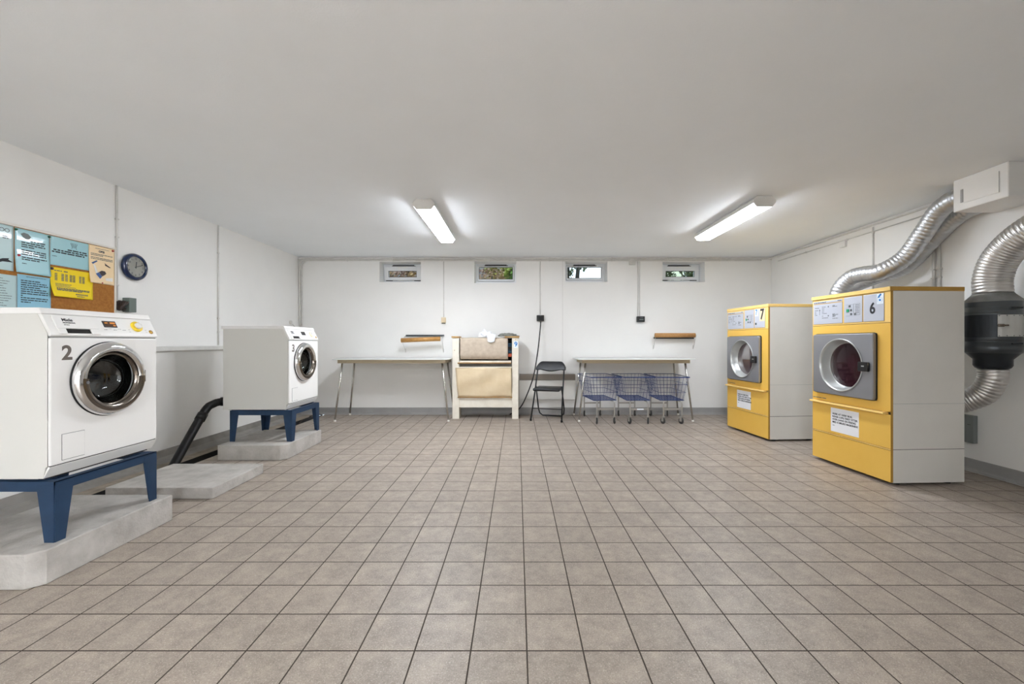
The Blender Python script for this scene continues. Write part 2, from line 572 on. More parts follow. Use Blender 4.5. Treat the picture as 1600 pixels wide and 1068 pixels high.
def baseboard(name, prof, axis, a0, a1, sx, m):
    mb = MB()
    if axis == 'y':
        mb.prism([(sx[0] + sx[1] * p[0], p[1]) for p in prof], 'y', a0, a1)
    else:
        b = MB()
        mb.prism([(sx[0] + sx[1] * p[0], p[1]) for p in prof], 'x', a0, a1)
    return struct(mb.build(name, m))
cove = [(0.001, 0.0), (0.03, 0.0), (0.028, 0.004), (0.014, 0.012), (0.008, 0.026), (0.007, 0.104), (0.001, 0.106)]
baseboard('baseboard_back', cove, 'x', XL + 0.01, XR - 0.01, (YB, -1), M['base_vinyl'])
baseboard('baseboard_right', cove, 'y', YF, YB - 0.035, (XR, -1), M['base_vinyl'])
covel = [(0.001, 0.0), (0.135, 0.0), (0.11, 0.006), (0.06, 0.012), (0.03, 0.03), (0.012, 0.085), (0.001, 0.088)]
baseboard('baseboard_left', covel, 'y', YF, YB - 0.04, (XL, 1), M['base_dark'])

# vertical joints of the wall panels
for i, (x, z0, z1) in enumerate([(0.698, 0.62, ZC - 0.045)]):
    mb = MB()
    mb.box(x - 0.003, x + 0.003, YB - 0.003, YB - 0.0005, z0, z1)
    struct(mb.build('trim_%d' % (3 + i), M['conduit']))

# ------------------------------------------------------------------ windows
def window(i, q, tilt):
    x0, x1, z0, z1 = q
    yf = 6.585
    w = bpy.data.objects.new('window_%d' % i, None)
    C.objects.link(w)
    w['kind'] = 'structure'
    fr = MB()
    t = 0.03
    fr.box(x0 + .001, x0 + t, yf, yf + 0.07, z0 + .001, z1 - .001)
    fr.box(x1 - t, x1 - .001, yf, yf + 0.07, z0 + .001, z1 - .001)
    fr.box(x0 + t, x1 - t, yf, yf + 0.07, z1 - t, z1 - .001)
    fr.box(x0 + t, x1 - t, yf, yf + 0.07, z0 + .001, z0 + 0.052)
    fr.build('window_frame', M['window_pvc'], w)
    v = MB()
    xm = (x0 + x1) / 2
    v.box(xm - 0.18, xm + 0.19, yf - 0.014, yf + 0.004, z1 - 0.036, z1 - 0.026)
    v.box(xm - 0.17, xm + 0.17, yf - 0.011, yf + 0.004, z1 - 0.024, z1 - 0.014)
    v.build('trickle_vent', M['seal'], w)
    a0, a1, c0, c1 = x0 + t + .004, x1 - t - .004, z0 + 0.056, z1 - t - .008
    if tilt:
        s1, s2, s3 = 0.062, 0.07, 0.045
        piv = Vector((0, yf, c0))
        mx = Matrix.Translation(piv) @ Matrix.Rotation(tilt, 4, 'X') @ Matrix.Translation(-piv)
    else:
        s1, s2, s3 = 0.02, 0.014, 0.03
        mx = Matrix.Identity(4)
    sa = MB()
    y0, y1 = yf - 0.012, yf + 0.045
    if tilt:
        y0, y1 = yf - 0.055, yf - 0.004
    sa.box(a0, a0 + s1, y0, y1, c0, c1, 0.003, mx)
    sa.box(a1 - s1, a1, y0, y1, c0, c1, 0.003, mx)
    sa.box(a0 + s1, a1 - s1, y0, y1, c1 - s2, c1, 0.003, mx)
    sa.box(a0 + s1, a1 - s1, y0, y1, c0, c0 + s3, 0.003, mx)
    sash = sa.build('sash', M['window_pvc'], w)
    p = MB()
    ym = (y0 + y1) / 2
    p.box(a0 + s1 - .004, a1 - s1 + .004, ym - 0.002, ym + 0.002, c0 + s3 - .004, c1 - s2 + .004, mx=mx)
    p.build('pane', M['pane'], sash)
    se = MB()
    g = 0.006
    se.box(a0 + s1, a1 - s1, y0 + .006, y0 + .012, c1 - s2 - g, c1 - s2, mx=mx)
    se.box(a0 + s1, a1 - s1, y0 + .006, y0 + .012, c0 + s3, c0 + s3 + g, mx=mx)
    se.box(a0 + s1, a0 + s1 + g, y0 + .006, y0 + .012, c0 + s3 + g, c1 - s2 - g, mx=mx)
    se.box(a1 - s1 - g, a1 - s1, y0 + .006, y0 + .012, c0 + s3 + g, c1 - s2 - g, mx=mx)
    se.build('seal', M['seal'], sash)
    if tilt:
        h = MB()
        h.box(xm - 0.07, xm - 0.045, y0 - 0.02, y0, c1 - 0.032, c1 - 0.008, 0.003, mx)
        h.box(xm - 0.045, xm + 0.09, y0 - 0.028, y0 - 0.016, c1 - 0.026, c1 - 0.010, 0.003, mx)
        h.build('handle', M['white_plastic'], sash)
        g = MB()
        for cx in (a0 + 0.06, a1 - 0.06):
            g.box(cx - 0.05, cx + 0.05, yf - 0.02, yf + 0.004, c0 - 0.012, c0 - 0.002)
        g.build('hinge_strip', M['seal'], w)
        d = MB()
        d.box(a0, a1, yf + .05, yf + 0.069, c1 - 0.02, c1 + 0.012)
        d.build('head_gasket', M['seal'], w)
for i, q in enumerate(WIN):
    window(i + 1, q, math.radians(7) if i in (0, 3) else 0)

# ------------------------------------------------------------------ ceiling lamps
def lamp(x, y0, y1, label, dm):
    t = thing('ceiling_lamp', label, 'lamp', (x, y0, ZC), 0, 'ceiling lamps')
    L = y1 - y0
    up = [(-0.066, -0.001), (0.066, -0.001), (0.097, -0.034), (0.0995, -0.064), (-0.0995, -0.064), (-0.097, -0.034)]
    lo = [(-0.0735, -0.0645), (0.0735, -0.0645), (0.0735, -0.0905), (0.066, -0.097), (-0.066, -0.097), (-0.0735, -0.0905)]
    sd = [(0.0738, -0.0645), (0.096, -0.0645), (0.0738, -0.090)]
    oc = [(-0.068, -0.002), (0.068, -0.002), (0.1005, -0.035), (0.1005, -0.059), (0.068, -0.0985), (-0.068, -0.0985), (-0.1005, -0.059), (-0.1005, -0.035)]
    MB().prism(up, 'y', 0.014, L - 0.0125).build('housing', M['lamp_body'], t)
    MB().prism(lo, 'y', 0.014, L - 0.0125).build('diffuser', dm, t)
    for sg in (-1, 1):
        MB().prism([(sg * p[0], p[1]) for p in sd], 'y', 0.014, L - 0.0125).build('side_diffuser', M['diffuser_side'], t)
    MB().prism(oc, 'y', L - 0.0124, L, 0.003).build('end_cap', M['lamp_body'], t)
    e = MB().prism(oc, 'y', 0, 0.0139, 0.003).build('end_cap', M['lamp_body'], t)
    MB().lathe([(0, -0.003), (0.006, -0.002), (0.007, 0)], (0.0, 0, -0.022), 'y', 12).build('screw', M['white_enamel'], e)
lamp(-0.852, 3.787, 5.058, 'long white ceiling lamp nearer the washing machines and wall clock', M['diffuser'])
lamp(2.21, 3.71, 4.954, 'long white ceiling lamp nearer the yellow dryers', M['diffuser_right'])
lamp(-0.35, -2.7, -1.45, 'long white ceiling lamp over the near floor, behind the viewer', M['diffuser_near'])
lamp(2.3, -2.7, -1.45, 'added unseen ceiling lamp behind the partition, brightening the left side', M['diffuser_added'])  # added out of view to brighten the washer fronts and ceiling

# ------------------------------------------------------------------ concrete pads
def pad(x0, x1, y0, y1, h, ch, label):
    p = [(x0, y0), (x1 - ch, y0), (x1, y0 + ch * 0.9), (x1, y1), (x0, y1)]
    mb = MB().prism(p, 'z', 0.0, h, 0.006)
    return tag(mb.build('concrete_pad', M['concrete']), label, 'concrete pad', 'concrete machine pads')
pad(-2.76, -2.14, 1.848, 2.585, 0.157, 0.05, 'tall grey concrete pad under the washing machine numbered 2')
pad(-2.90, -2.14, 2.926, 3.51, 0.081, 0.004, 'low empty grey concrete slab between the two washing machines')
pad(-2.80, -2.165, 3.886, 4.60, 0.142, 0.05, 'cracked grey concrete pad under the washing machine numbered 3')

# ------------------------------------------------------------------ steel stands
def stand(y0, zb, label):
    zt = 0.443
    t = thing('steel_stand', label, 'stand', (-2.182, y0, zb), 0, 'blue machine stands')
    h = zt - zb
    W, D, R = 0.556, 0.60, 0.046
    f = MB()
    f.box(-0.004, 0, 0, W, h - R, h)
    f.box(-D, -D + 0.004, 0, W, h - R, h)
    f.box(-D, 0, 0, 0.004, h - R, h)
    f.box(-D, 0, W - 0.004, W, h - R, h)
    f.box(-0.04, 0, 0.004, W - 0.004, h - 0.004, h)
    f.box(-D, -D + 0.04, 0.004, W - 0.004, h - 0.004, h)
    f.box(-D + 0.04, -0.04, 0.004, 0.04, h - 0.004, h)
    f.box(-D + 0.04, -0.04, W - 0.04, W - 0.004, h - 0.004, h)
    f.build('top_frame', M['blue_steel'], t)
    for sx in (0, 1):
        for sy in (0, 1):
            l = MB()
            X = (lambda v: v) if sx == 0 else (lambda v: -D - v)
            Y = (lambda v: v) if sy == 0 else (lambda v: W - v)
            a, b, th, e = 0.085, 0.047, 0.005, 0.0015
            # flange in the front/rear plane and flange in the side plane, both tapering to the foot
            for k in (0, 1):
                if k == 0:
                    q = [(e, 0), (b, 0), (a, h - R + 0.03), (e, h - R + 0.03)]
                    pts = [(Y(p[0]), p[1]) for p in q]
                    xa, xb = X(e), X(-th)
                    l.prism(pts, 'x', min(xa, xb), max(xa, xb))
                else:
                    q = [(-e, 0), (-b, 0), (-a, h - R + 0.03), (-e, h - R + 0.03)]
                    pts = [(X(p[0]), p[1]) for p in q]
                    ya, yb = Y(-e), Y(th)
                    l.prism(pts, 'y', min(ya, yb), max(ya, yb))
            l.build('leg', M['blue_steel'], t)
    return t
stand(1.962, 0.157, 'dark blue steel stand carrying the washing machine numbered 2')
stand(4.028, 0.142, 'dark blue steel stand carrying the washing machine numbered 3')

# ------------------------------------------------------------------ washing machines
def washer(y0, z0, digit, label, lit):
    W, D, Hh = 0.584, 0.64, 0.783
    t = thing('washing_machine', label, 'washing machine', (-2.212, y0, z0), 0, 'front loading washing machines')
    prof = [(-0.032, 0.0), (-0.022, 0.05), (-0.012, 0.058), (-0.012, 0.685), (-0.062, Hh), (-D, Hh), (-D, 0.0)]
    b = bmesh.new()
    va = [b.verts.new((p[0], 0, p[1])) for p in prof]
    vb = [b.verts.new((p[0], W, p[1])) for p in prof]
    b.faces.new(va)
    b.faces.new(vb[::-1])
    for i in range(len(prof)):
        if i == 2:
            continue                       # open behind the front panel so the drum shows
        b.faces.new((va[i], vb[i], vb[(i + 1) % len(prof)], va[(i + 1) % len(prof)]))
    bmesh.ops.recalc_face_normals(b, faces=b.faces[:])
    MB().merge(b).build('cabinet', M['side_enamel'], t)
    cy, cz, r = 0.282, 0.452, 0.195
    fp = MB()
    fp.plate_hole(0.002, W - 0.002, 0.058, 0.668, cy, cz, 0.15, 0.0, -0.012, 0.004, 0.004)
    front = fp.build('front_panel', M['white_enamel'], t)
    kp = MB().prism([(-0.031, 0.001), (-0.001, 0.053), (-0.012, 0.055), (-0.034, 0.004)], 'y', 0.001, W - 0.001, 0.001)
    kp.build('kick_plate', M['white_enamel'], t)
    MB().box(-0.011, -0.006, 0.004, W - 0.004, 0.053, 0.058).build('kick_gap', M['dark'], t)
    MB().box(-0.011, -0.005, 0.004, W - 0.004, 0.669, 0.675).build('fascia_gap', M['slot_grey'], t)
    # sloping control fascia
    ang = math.atan2(0.05, 0.098)
    s0 = Vector((0.0, 0, 0.695))
    up = Vector((-math.sin(ang), 0, math.cos(ang)))
    nn = Vector((math.cos(ang), 0, math.sin(ang)))
    fas = [(0.0, 0.676), (0.004, 0.682), (0.0, 0.697), (-0.043, Hh - 0.001), (-0.06, Hh - 0.001), (-0.011, 0.687), (-0.011, 0.676)]
    cp = MB().prism(fas, 'y', 0.001, W - 0.001, 0.001).build('control_panel', M['white_plastic'], t)
    mx = frame(s0 + nn * 0.0006, (0, 1, 0), up)        # local: x along the front, y up the slope
    dr = MB()
    dr.box(0.035, 0.235, 0.020, 0.088, 0.0, 0.006, 0.002, mx)
    dr.box(0.035, 0.072, -0.010, 0.020, 0.0, 0.006, 0.002, mx)
    dr.box(0.190, 0.235, -0.010, 0.020, 0.0, 0.006, 0.002, mx)
    dw = dr.build('detergent_drawer', M['white_plastic'], t)
    gr = MB()
    gr.box(0.0725, 0.1895, -0.004, 0.0195, 0.0002, 0.0016, 0, mx)
    gr.build('grip_recess', M['dark'], dw)
    br = MB()
    add_text(br, 'Miele', 0.023, frame(s0 + nn * 0.0072 + up * 0.066, (0, 1, 0), up) @ Matrix.Translation((0.096, 0, 0)), 0.0003)
    add_text(br, 'PROFESSIONAL', 0.0085, frame(s0 + nn * 0.0072 + up * 0.050, (0, 1, 0), up) @ Matrix.Translation((0.100, 0, 0)), 0.0)
    add_words(br, mx @ Matrix.Translation((0, 0, 0.0066)), 0.072, 0.096, 0.039, 0.003)
    br.build('brand_lettering', M['ink'], dw)
    sc = MB()
    sc.box(0.275, 0.348, 0.036, 0.074, 0.0, 0.004, 0.001, mx)
    scr = sc.build('display', M['black'], cp)
    if lit:
        sd = MB()
        sd.box(0.280, 0.343, 0.041, 0.069, 0.0041, 0.0046, 0, mx)
        sd.build('display_glass', M['screen_dark'], cp)
        sa = MB()
        for a, c, d, e in ((0.312, 0.341, 0.056, 0.066), (0.326, 0.340, 0.043, 0.050), (0.283, 0.300, 0.058, 0.064)):
            sa.box(a, c, d, e, 0.0047, 0.005, 0, mx)
        sa.build('display_readout', M['amber'], cp)
    kn = MB()
    c = s0 + nn * 0.001 + up * 0.046 + Vector((0, 0.466, 0))
    mk = frame(c, (0, 1, 0), up)
    b2 = MB()
    b2.lathe([(0.032, 0), (0.032, 0.008), (0.028, 0.012), (0.019, 0.012), (0.018, 0.012)], (0, 0, 0), 'z', 32)
    kn.merge(b2.bm, mk)
    dial = kn.build('program_dial', M['knob_yellow'] if lit else M['pale_cream'], cp)
    k2 = MB()
    b2 = MB()
    b2.lathe([(0.0185, 0.008), (0.0185, 0.02), (0.015, 0.026), (0, 0.027)], (0, 0, 0), 'z', 28)
    b2.box(-0.003, 0.003, 0.004, 0.018, 0.0255, 0.029)
    k2.merge(b2.bm, mk)
    k2.build('dial_knob', M['white_plastic'], cp)
    lg = MB()
    for k in range(6):
        for sgn in (-1, 1):
            x = 0.466 + sgn * 0.047
            add_rect(lg, mx, x - 0.012 if sgn < 0 else x, x if sgn < 0 else x + 0.012, 0.012 + k * 0.013, 0.0135 + k * 0.013)
    for k in range(5):
        add_words(lg, mx, 0.268 + k * 0.026, 0.288 + k * 0.026, 0.022 + 0.006 * (k % 2), 0.0026)
    add_rect(lg, mx, 0.405, 0.53, 0.0865, 0.0872)
    lg.build('panel_print', M['ink_soft'], cp)
    bd = MB()
    b2 = MB()
    b2.lathe([(0.012, 0), (0.012, 0.003), (0, 0.004)], (0, 0, 0), 'z', 20)
    bd.merge(b2.bm, frame(s0 + nn * 0.0008 + up * 0.014 + Vector((0, 0.548, 0)), (0, 1, 0), up))
    bd.build('optical_button', M['gold'], cp)
    # lid
    lid = [(-D - 0.02, Hh), (-0.042, Hh), (-0.040, Hh + 0.004), (-0.052, Hh + 0.029), (-D - 0.02, Hh + 0.029)]
    MB().prism(lid, 'y', -0.002, W + 0.002, 0.0025).build('lid', M['white_plastic'], t)
    # door
    door = MB()
    door.lathe([(r - 0.004, 0.0005), (r, 0.006), (r, 0.018), (r - 0.006, 0.032), (r - 0.022, 0.043), (r - 0.036, 0.045),
                (r - 0.046, 0.041), (r - 0.050, 0.034)], (0, cy, cz), 'x', 96)
    dob = door.build('door_ring', M['chrome'], t)
    bez = MB()
    bez.lathe([(r - 0.050, 0.034), (r - 0.055, 0.018), (r - 0.062, 0.012), (r - 0.068, 0.016)], (0, cy, cz), 'x', 96)
    bez.build('inner_bezel', M['chrome_dark'], dob)
    gk = MB()
    gk.lathe([(r + 0.002, 0.0005), (r + 0.0035, 0.003), (r + 0.0025, 0.006), (r - 0.002, 0.006)], (0, cy, cz), 'x', 96)
    gk.build('door_seal', M['rubber'], dob)
    # dark lower half of the inner ring
    lh = MB()
    arc = [math.radians(a) for a in range(176, 366, 5)]
    inn, out = r - 0.058, r - 0.022
    rows = []
    for a in arc:
        rows.append([lh.bm.verts.new((x, cy + rr * math.cos(a), cz + rr * math.sin(a)))
                     for rr, x in ((out, 0.0445), (out - 0.010, 0.0475), (inn + 0.010, 0.0475), (inn, 0.036))])
    for A, B in zip(rows, rows[1:]):
        for k in range(3):
            f = lh.bm.faces.new((A[k], B[k], B[k + 1], A[k + 1]))
            f.smooth = True
    lh.build('lower_grip', M['chrome_dark'], dob, recalc=True)
    hd = MB()
    hd.box(0.014, 0.036, cy + r - 0.028, cy + r - 0.0075, cz - 0.035, cz + 0.035, 0.004)
    hd.build('door_handle', M['chrome_dark'], dob)
    hg = MB()
    hg.cyl((0, cy - r + 0.04, cz - 0.008), 0.008, 0.040, 0.050, 'x', 16)
    hg.build('rivet', M['chrome'], dob)
    gl = MB()
    gl.lathe([(r - 0.066, 0.014), (r - 0.072, -0.02), (r - 0.085, -0.05), (r - 0.10, -0.062), (0.05, -0.072), (0, -0.074),
              (0, -0.078), (0.05, -0.076), (r - 0.10, -0.067), (r - 0.082, -0.053), (r - 0.068, -0.02), (r - 0.062, 0.012)], (0, cy, cz), 'x', 72, closed=False)
    gl.build('door_glass', M['glass'], dob)
    dm = MB()
    dm.lathe([(0.152, -0.014), (0.156, -0.06), (0.215, -0.09), (0.22, -0.40), (0.21, -0.42), (0.0, -0.42)], (0, cy, cz), 'x', 64)
    for k in range(3):
        a = k * 2 * PI / 3 + 0.5
        dm.tube([(-0.12, cy + 0.20 * math.cos(a), cz + 0.20 * math.sin(a)), (-0.40, cy + 0.20 * math.cos(a), cz + 0.20 * math.sin(a))], 0.03, 10)
    dm.build('drum', M['drum'], t)
    # service flap
    fl = MB()
    fl.box(0.0, 0.003, 0.052, 0.155, 0.075, 0.198, 0.001)
    flap = fl.build('service_flap', M['white_enamel'], t)
    fo = MB()
    for a, c, d, e in ((0.05, 0.157, 0.0728, 0.0745), (0.05, 0.157, 0.1985, 0.2002), (0.0502, 0.0518, 0.0745, 0.1985), (0.1552, 0.1568, 0.0745, 0.1985)):
        fo.box(0.0, 0.0008, a, c, d, e)
    fo.build('flap_gap', M['ink_soft'], flap)
    dg = MB()
    add_text(dg, digit, 0.098, frame((0.0012, 0.074, 0.592), (0, 1, 0), (0, 0, 1)), 0.0026)
    dg.build('machine_number', M['digit_brown'], t)
    for x in (-0.08, -D + 0.06):
        for y in (0.05, W - 0.05):
            MB().cyl((x, y, 0), 0.022, -(z0 - 0.443), 0.0, 'z', 16).build('machine_foot', M['rubber'], t)
    MB().box(-0.60, -0.06, 0.02, 0.03, -0.0062, 0.0).build('gap_shade', M['rubber'], t)  # black strips put the shade of the gap under the machine into colour
    MB().box(-0.045, -0.033, 0.03, W - 0.03, -0.0062, 0.0).build('gap_shade', M['rubber'], t)
    return t
washer(1.97, 0.455, '2', 'white front loading washing machine numbered 2 with lit amber display', True)
washer(4.036, 0.450, '3', 'white front loading washing machine numbered 3 with dark display', False)

# black drain pipe behind the washers
p = smooth_path([(-2.99, 3.55, -0.06), (-2.99, 3.62, 0.03), (-2.985, 3.96, 0.43), (-2.965, 4.05, 0.50), (-2.92, 4.10, 0.518), (-2.853, 4.12, 0.52)], 0.03)
t = thing('drain_pipe', 'thick black waste pipe slanting up from the floor drain to washing machine 3', 'pipe', (0, 0, 0))
MB().tube(p, 0.037, 20).build('pipe', M['black_pipe'], t)
sl = MB()
def sleeve(mb, a, b, r):
    mb.tube([a, b], r, 20)
d = (Vector((-2.985, 3.96, 0.43)) - Vector((-2.99, 3.62, 0.03))).normalized()
e = Vector((-2.985, 3.955, 0.425))
sleeve(sl, e - d * 0.07, e - d * 0.002, 0.043)
sl.build('pipe_collar', M['black_pipe'], t)
sl = MB()
sleeve(sl, Vector((-2.92, 4.103, 0.518)), Vector((-2.87, 4.118, 0.52)), 0.043)
sl.build('pipe_collar', M['black_pipe'], t)

cb = MB()
cb.tube(smooth_path([(-3.02, 5.75, -0.05), (-3.02, 5.85, 0.012), (-2.99, 6.05, 0.008), (-2.93, 6.22, 0.008), (-2.97, 6.31, 0.008), (-3.05, 6.28, 0.008), (-3.07, 6.15, 0.008)], 0.03), 0.008, 8)
tag(cb.build('cable', M['brown_plug']), 'thin dark cable looped on the floor behind washing machine 3', 'cable')

# ------------------------------------------------------------------ notice board
t = thing('notice_board', 'cork notice board on the left wall behind washing machine 2', 'notice board', (XL, 1.9, 1.28))
bw, bh = 3.459 - 1.9, 0.607
MB().box(0.001, 0.012, 0.01, bw - 0.01, 0.01, bh - 0.01).build('cork_sheet', M['cork'], t)
fr = MB()
fr.box(0.0008, 0.018, 0.0, bw, bh - 0.016, bh, 0.002)
fr.box(0.0008, 0.018, 0.0, bw, 0.0, 0.016, 0.002)
fr.box(0.0008, 0.018, 0.0, 0.014, 0.016, bh - 0.016, 0.002)
fr.box(0.0008, 0.018, bw - 0.014, bw, 0.016, bh - 0.016, 0.002)
fr.build('board_frame', M['board_frame'], t)

def sheet(y0, w, zt, h, lift, m, label, curl=0.0, curl_corner=None):
    """a sheet of paper pinned to the board; right edge towards +y"""
    t = thing('paper_notice', label, 'notice', (XL + 0.0125 + lift, y0, zt - h), 0, 'notices on the board')
    g = MB()
    nx, nz = 16, 24
    V = []
    for j in range(nz + 1):
        row = []
        for i in range(nx + 1):
            u, v = i / nx, j / nz
            bul = curl * (max(0, 1 - v * 1.6) ** 2) * (1 if curl_corner is None else (u if curl_corner > 0 else 1 - u))
            row.append(g.bm.verts.new((bul, u * w, v * h)))
        V.append(row)
    for j in range(nz):
        for i in range(nx):
            f = g.bm.faces.new((V[j][i], V[j][i + 1], V[j + 1][i + 1], V[j + 1][i]))
            f.smooth = True
    ret = bmesh.ops.extrude_face_region(g.bm, geom=g.bm.faces[:])
    for v in ret['geom']:
        if isinstance(v, bmesh.types.BMVert):
            v.co.x -= 0.0006
    g.build('sheet', m, t, recalc=True)
    global CUR
    CUR = (w, h, curl, curl_corner)
    return t, frame((0.0008, 0, 0), (0, 1, 0), (0, 0, 1))

def pins(t, pts, m):
    for y, z in pts:
        b = MB()
        b.lathe([(0.007, 0.0), (0.008, 0.003), (0.004, 0.006), (0.0055, 0.011), (0, 0.012)], (0.0006, y, z), 'x', 12)
        b.build('push_pin', m, t)

def stick(mb):
    """lay a print on the bulging surface of the sheet made last"""
    w_, h_, curl_, cc = CUR
    for v in mb.bm.verts:
        u, q = v.co.y / w_, v.co.z / h_
        v.co.x += curl_ * (max(0, 1 - q * 1.6) ** 2) * (1 if cc is None else (u if cc > 0 else 1 - u)) + (0.0004 if curl_ else 0)
    return mb
# pale sheet with diagonal sketch, left edge of the picture
t, mx = sheet(2.546, 0.210, 1.869, 0.297, 0.0008, M['paper_pale'], 'pale blue laminated notice at the left end with a dark arrow sketch')
a = MB()
for c in (0.146, 0.174):
    b2 = MB()
    b2.lathe([(0.010, 0), (0.013, 0), (0.013, 0.0006), (0.010, 0.0006)], (0, 0, 0), 'z', 20, closed=True)
    a.merge(b2.bm, mx @ Matrix.Translation((c, 0.262, 0)))
add_words(a, mx, 0.150, 0.182, 0.222, 0.006)
add_words(a, mx, 0.150, 0.182, 0.210, 0.006)
stick(a).build('print', M['ink_soft'], t)
a = MB()
a.merge(MB().prism([(0.08, 0.04), (0.15, 0.075), (0.185, 0.082), (0.18, 0.072), (0.205, 0.058), (0.15, 0.055), (0.08, 0.02)], 'z', 0, 0.0006).bm, mx)
stick(a).build('sketch', M['ink'], t)
# blue sheet with the wash symbol
t, mx = sheet(2.762, 0.206, 1.866, 0.297, 0.0010, M['paper_blue'], 'blue laminated notice with a grey emblem and two paragraphs of print', 0.012)
a = MB()
for k in range(4):
    add_words(a, mx, 0.036 + (0.055 if k == 0 else 0), 0.185, 0.222 - k * 0.014, 0.0068, 0.95 if k < 3 else 0.5)
for k in range(3):
    add_words(a, mx, 0.036, 0.182, 0.156 - k * 0.014, 0.0068)
for k in range(2):
    add_words(a, mx, 0.036, 0.185, 0.108 - k * 0.014, 0.0068, 1.0 - 0.3 * k)
add_words(a, mx, 0.036, 0.062, 0.066, 0.004)
stick(a).build('print', M['ink'], t)
a = MB()
a.merge(MB().prism([(0.032, 0.262), (0.050, 0.274), (0.075, 0.270), (0.092, 0.252), (0.082, 0.236), (0.062, 0.232), (0.044, 0.244)], 'z', 0, 0.0006).bm, mx)
stick(a).build('emblem', M['print_grey'], t)
pins(t, [(0.02, 0.116)], M['pin_red'])
pins(t, [(0.004, 0.284), (0.2, 0.283)], M['pin_green'])
# landscape sheet with the trolley
t, mx = sheet(2.972, 0.290, 1.866, 0.207, 0.0008, M['paper_blue'], 'wide blue laminated notice with a shopping trolley drawing')
a = MB()
for k, (x0, x1) in enumerate(((0.115, 0.255), (0.02, 0.255), (0.01, 0.235))):
    add_words(a, mx, x0, x1, 0.128 - k * 0.015, 0.009)
add_words(a, mx, 0.012, 0.042, 0.066, 0.0035)
stick(a).build('print', M['ink'], t)
a = MB()
for (x0, y0, x1, y1) in ((0.135, 0.183, 0.182, 0.183), (0.135, 0.183, 0.146, 0.155), (0.182, 0.183, 0.172, 0.155), (0.146, 0.155, 0.172, 0.155),
                         (0.14, 0.174, 0.179, 0.174), (0.143, 0.165, 0.176, 0.165), (0.15, 0.183, 0.153, 0.155), (0.166, 0.183, 0.164, 0.155), (0.172, 0.155, 0.178, 0.142), (0.146, 0.155, 0.142, 0.142)):
    a.tube([mx @ Vector((x0, y0, 0.0004)), mx @ Vector((x1, y1, 0.0004))], 0.0007, 5)
stick(a).build('trolley_sketch', M['ink'], t)
# cream sheet
t, mx = sheet(3.236, 0.206, 1.867, 0.297, 0.0036, M['paper_cream'], 'cream notice headed OBS with a blue and white picture', 0.016, -1)
a = MB()
add_text(a, 'OBS!', 0.022, mx @ Matrix.Translation((0.10, 0.255, 0.0004)), 0.0008)
add_words(a, mx, 0.05, 0.16, 0.277, 0.003)
for k in range(2):
    add_words(a, mx, 0.015, 0.19, 0.232 - k * 0.011, 0.005, 1 - 0.45 * k)
    add_words(a, mx, 0.015, 0.19, 0.203 - k * 0.011, 0.005)
stick(a).build('print', M['ink_soft'], t)
def poly(mb, pts, dz=0.0006):
    mb.merge(MB().prism(pts, 'z', 0, dz).bm, mx)
a = MB()
poly(a, [(0.02, 0.158), (0.06, 0.182), (0.068, 0.176), (0.03, 0.148)])
poly(a, [(0.05, 0.075), (0.075, 0.09), (0.10, 0.06), (0.082, 0.038)])
stick(a).build('picture_blue', M['print_blue'], t)
a = MB()
poly(a, [(0.032, 0.15), (0.05, 0.14), (0.066, 0.085), (0.05, 0.08)])
poly(a, [(0.13, 0.05), (0.19, 0.06), (0.19, 0.03), (0.13, 0.03)], 0.0003)
stick(a).build('picture_white', M['print_white'], t)
a = MB()
poly(a, [(0.076, 0.091), (0.098, 0.106), (0.125, 0.105), (0.136, 0.088), (0.122, 0.074), (0.101, 0.061)])
poly(a, [(0.125, 0.172), (0.132, 0.165), (0.175, 0.142), (0.165, 0.139), (0.128, 0.152)])
stick(a).build('picture_brown', M['print_brown'], t)
pins(t, [(0.19, 0.284), (0.098, 0.008)], M['pin_red'])
# lower blue sheet
t, mx = sheet(2.776, 0.200, 1.560, 0.275, 0.0007, M['paper_sky'], 'plain sky blue letter low on the board beneath the emblem notice')
a = MB()
for k in range(11):
    add_words(a, mx, 0.02, 0.18, 0.235 - k * 0.0145, 0.006, (0.7, 0.95, 1, 0.7, 0.98, 1, 1, 0.1, 1, 0.98, 0.35)[k])
add_words(a, mx, 0.05, 0.17, 0.262, 0.0025)
stick(a).build('print', M['ink'], t)
# lower pale sheet
t, mx = sheet(2.566, 0.208, 1.545, 0.262, 0.0007, M['paper_pale'], 'pale laminated notice low at the left end of the board with faint print')
a = MB()
for k in range(13):
    add_words(a, mx, 0.02, 0.185, 0.235 - k * 0.016, 0.0035, random.uniform(0.6, 1))
stick(a).build('print', M['ink_soft'], t)
# yellow sheet
t, mx = sheet(2.971, 0.298, 1.644, 0.210, 0.0022, M['paper_yellow'], 'bright yellow notice with small columns of print, curled at the bottom', 0.03, -1)
a = MB()
add_words(a, mx, 0.025, 0.075, 0.188, 0.006)
add_words(a, mx, 0.088, 0.115, 0.188, 0.007)
for x in (0.028, 0.072, 0.098, 0.128, 0.15, 0.195, 0.218):
    for k in range(9):
        add_rect(a, mx, x, x + 0.017, 0.166 - k * 0.006, 0.1695 - k * 0.006)
for k, (x0, x1) in enumerate(((0.03, 0.14), (0.03, 0.13), (0.03, 0.17))):
    add_words(a, mx, x0, x1, 0.095 - k * 0.010, 0.0035)
for k in range(3):
    add_words(a, mx, 0.035, 0.27, 0.064 - k * 0.0075, 0.0055, 1 - 0.25 * (k == 2))
for k in range(8):
    add_rect(a, mx, 0.165 + k * 0.012, 0.172 + k * 0.012, 0.024, 0.034)
add_words(a, mx, 0.17, 0.23, 0.014, 0.005)
stick(a).build('print', M['ink_soft'], t)
b = MB()
b.box(0.0008, 0.010, 0.0, 0.014, 0.188, 0.206, 0.002)
b.build('clip', M['print_brown'], t)

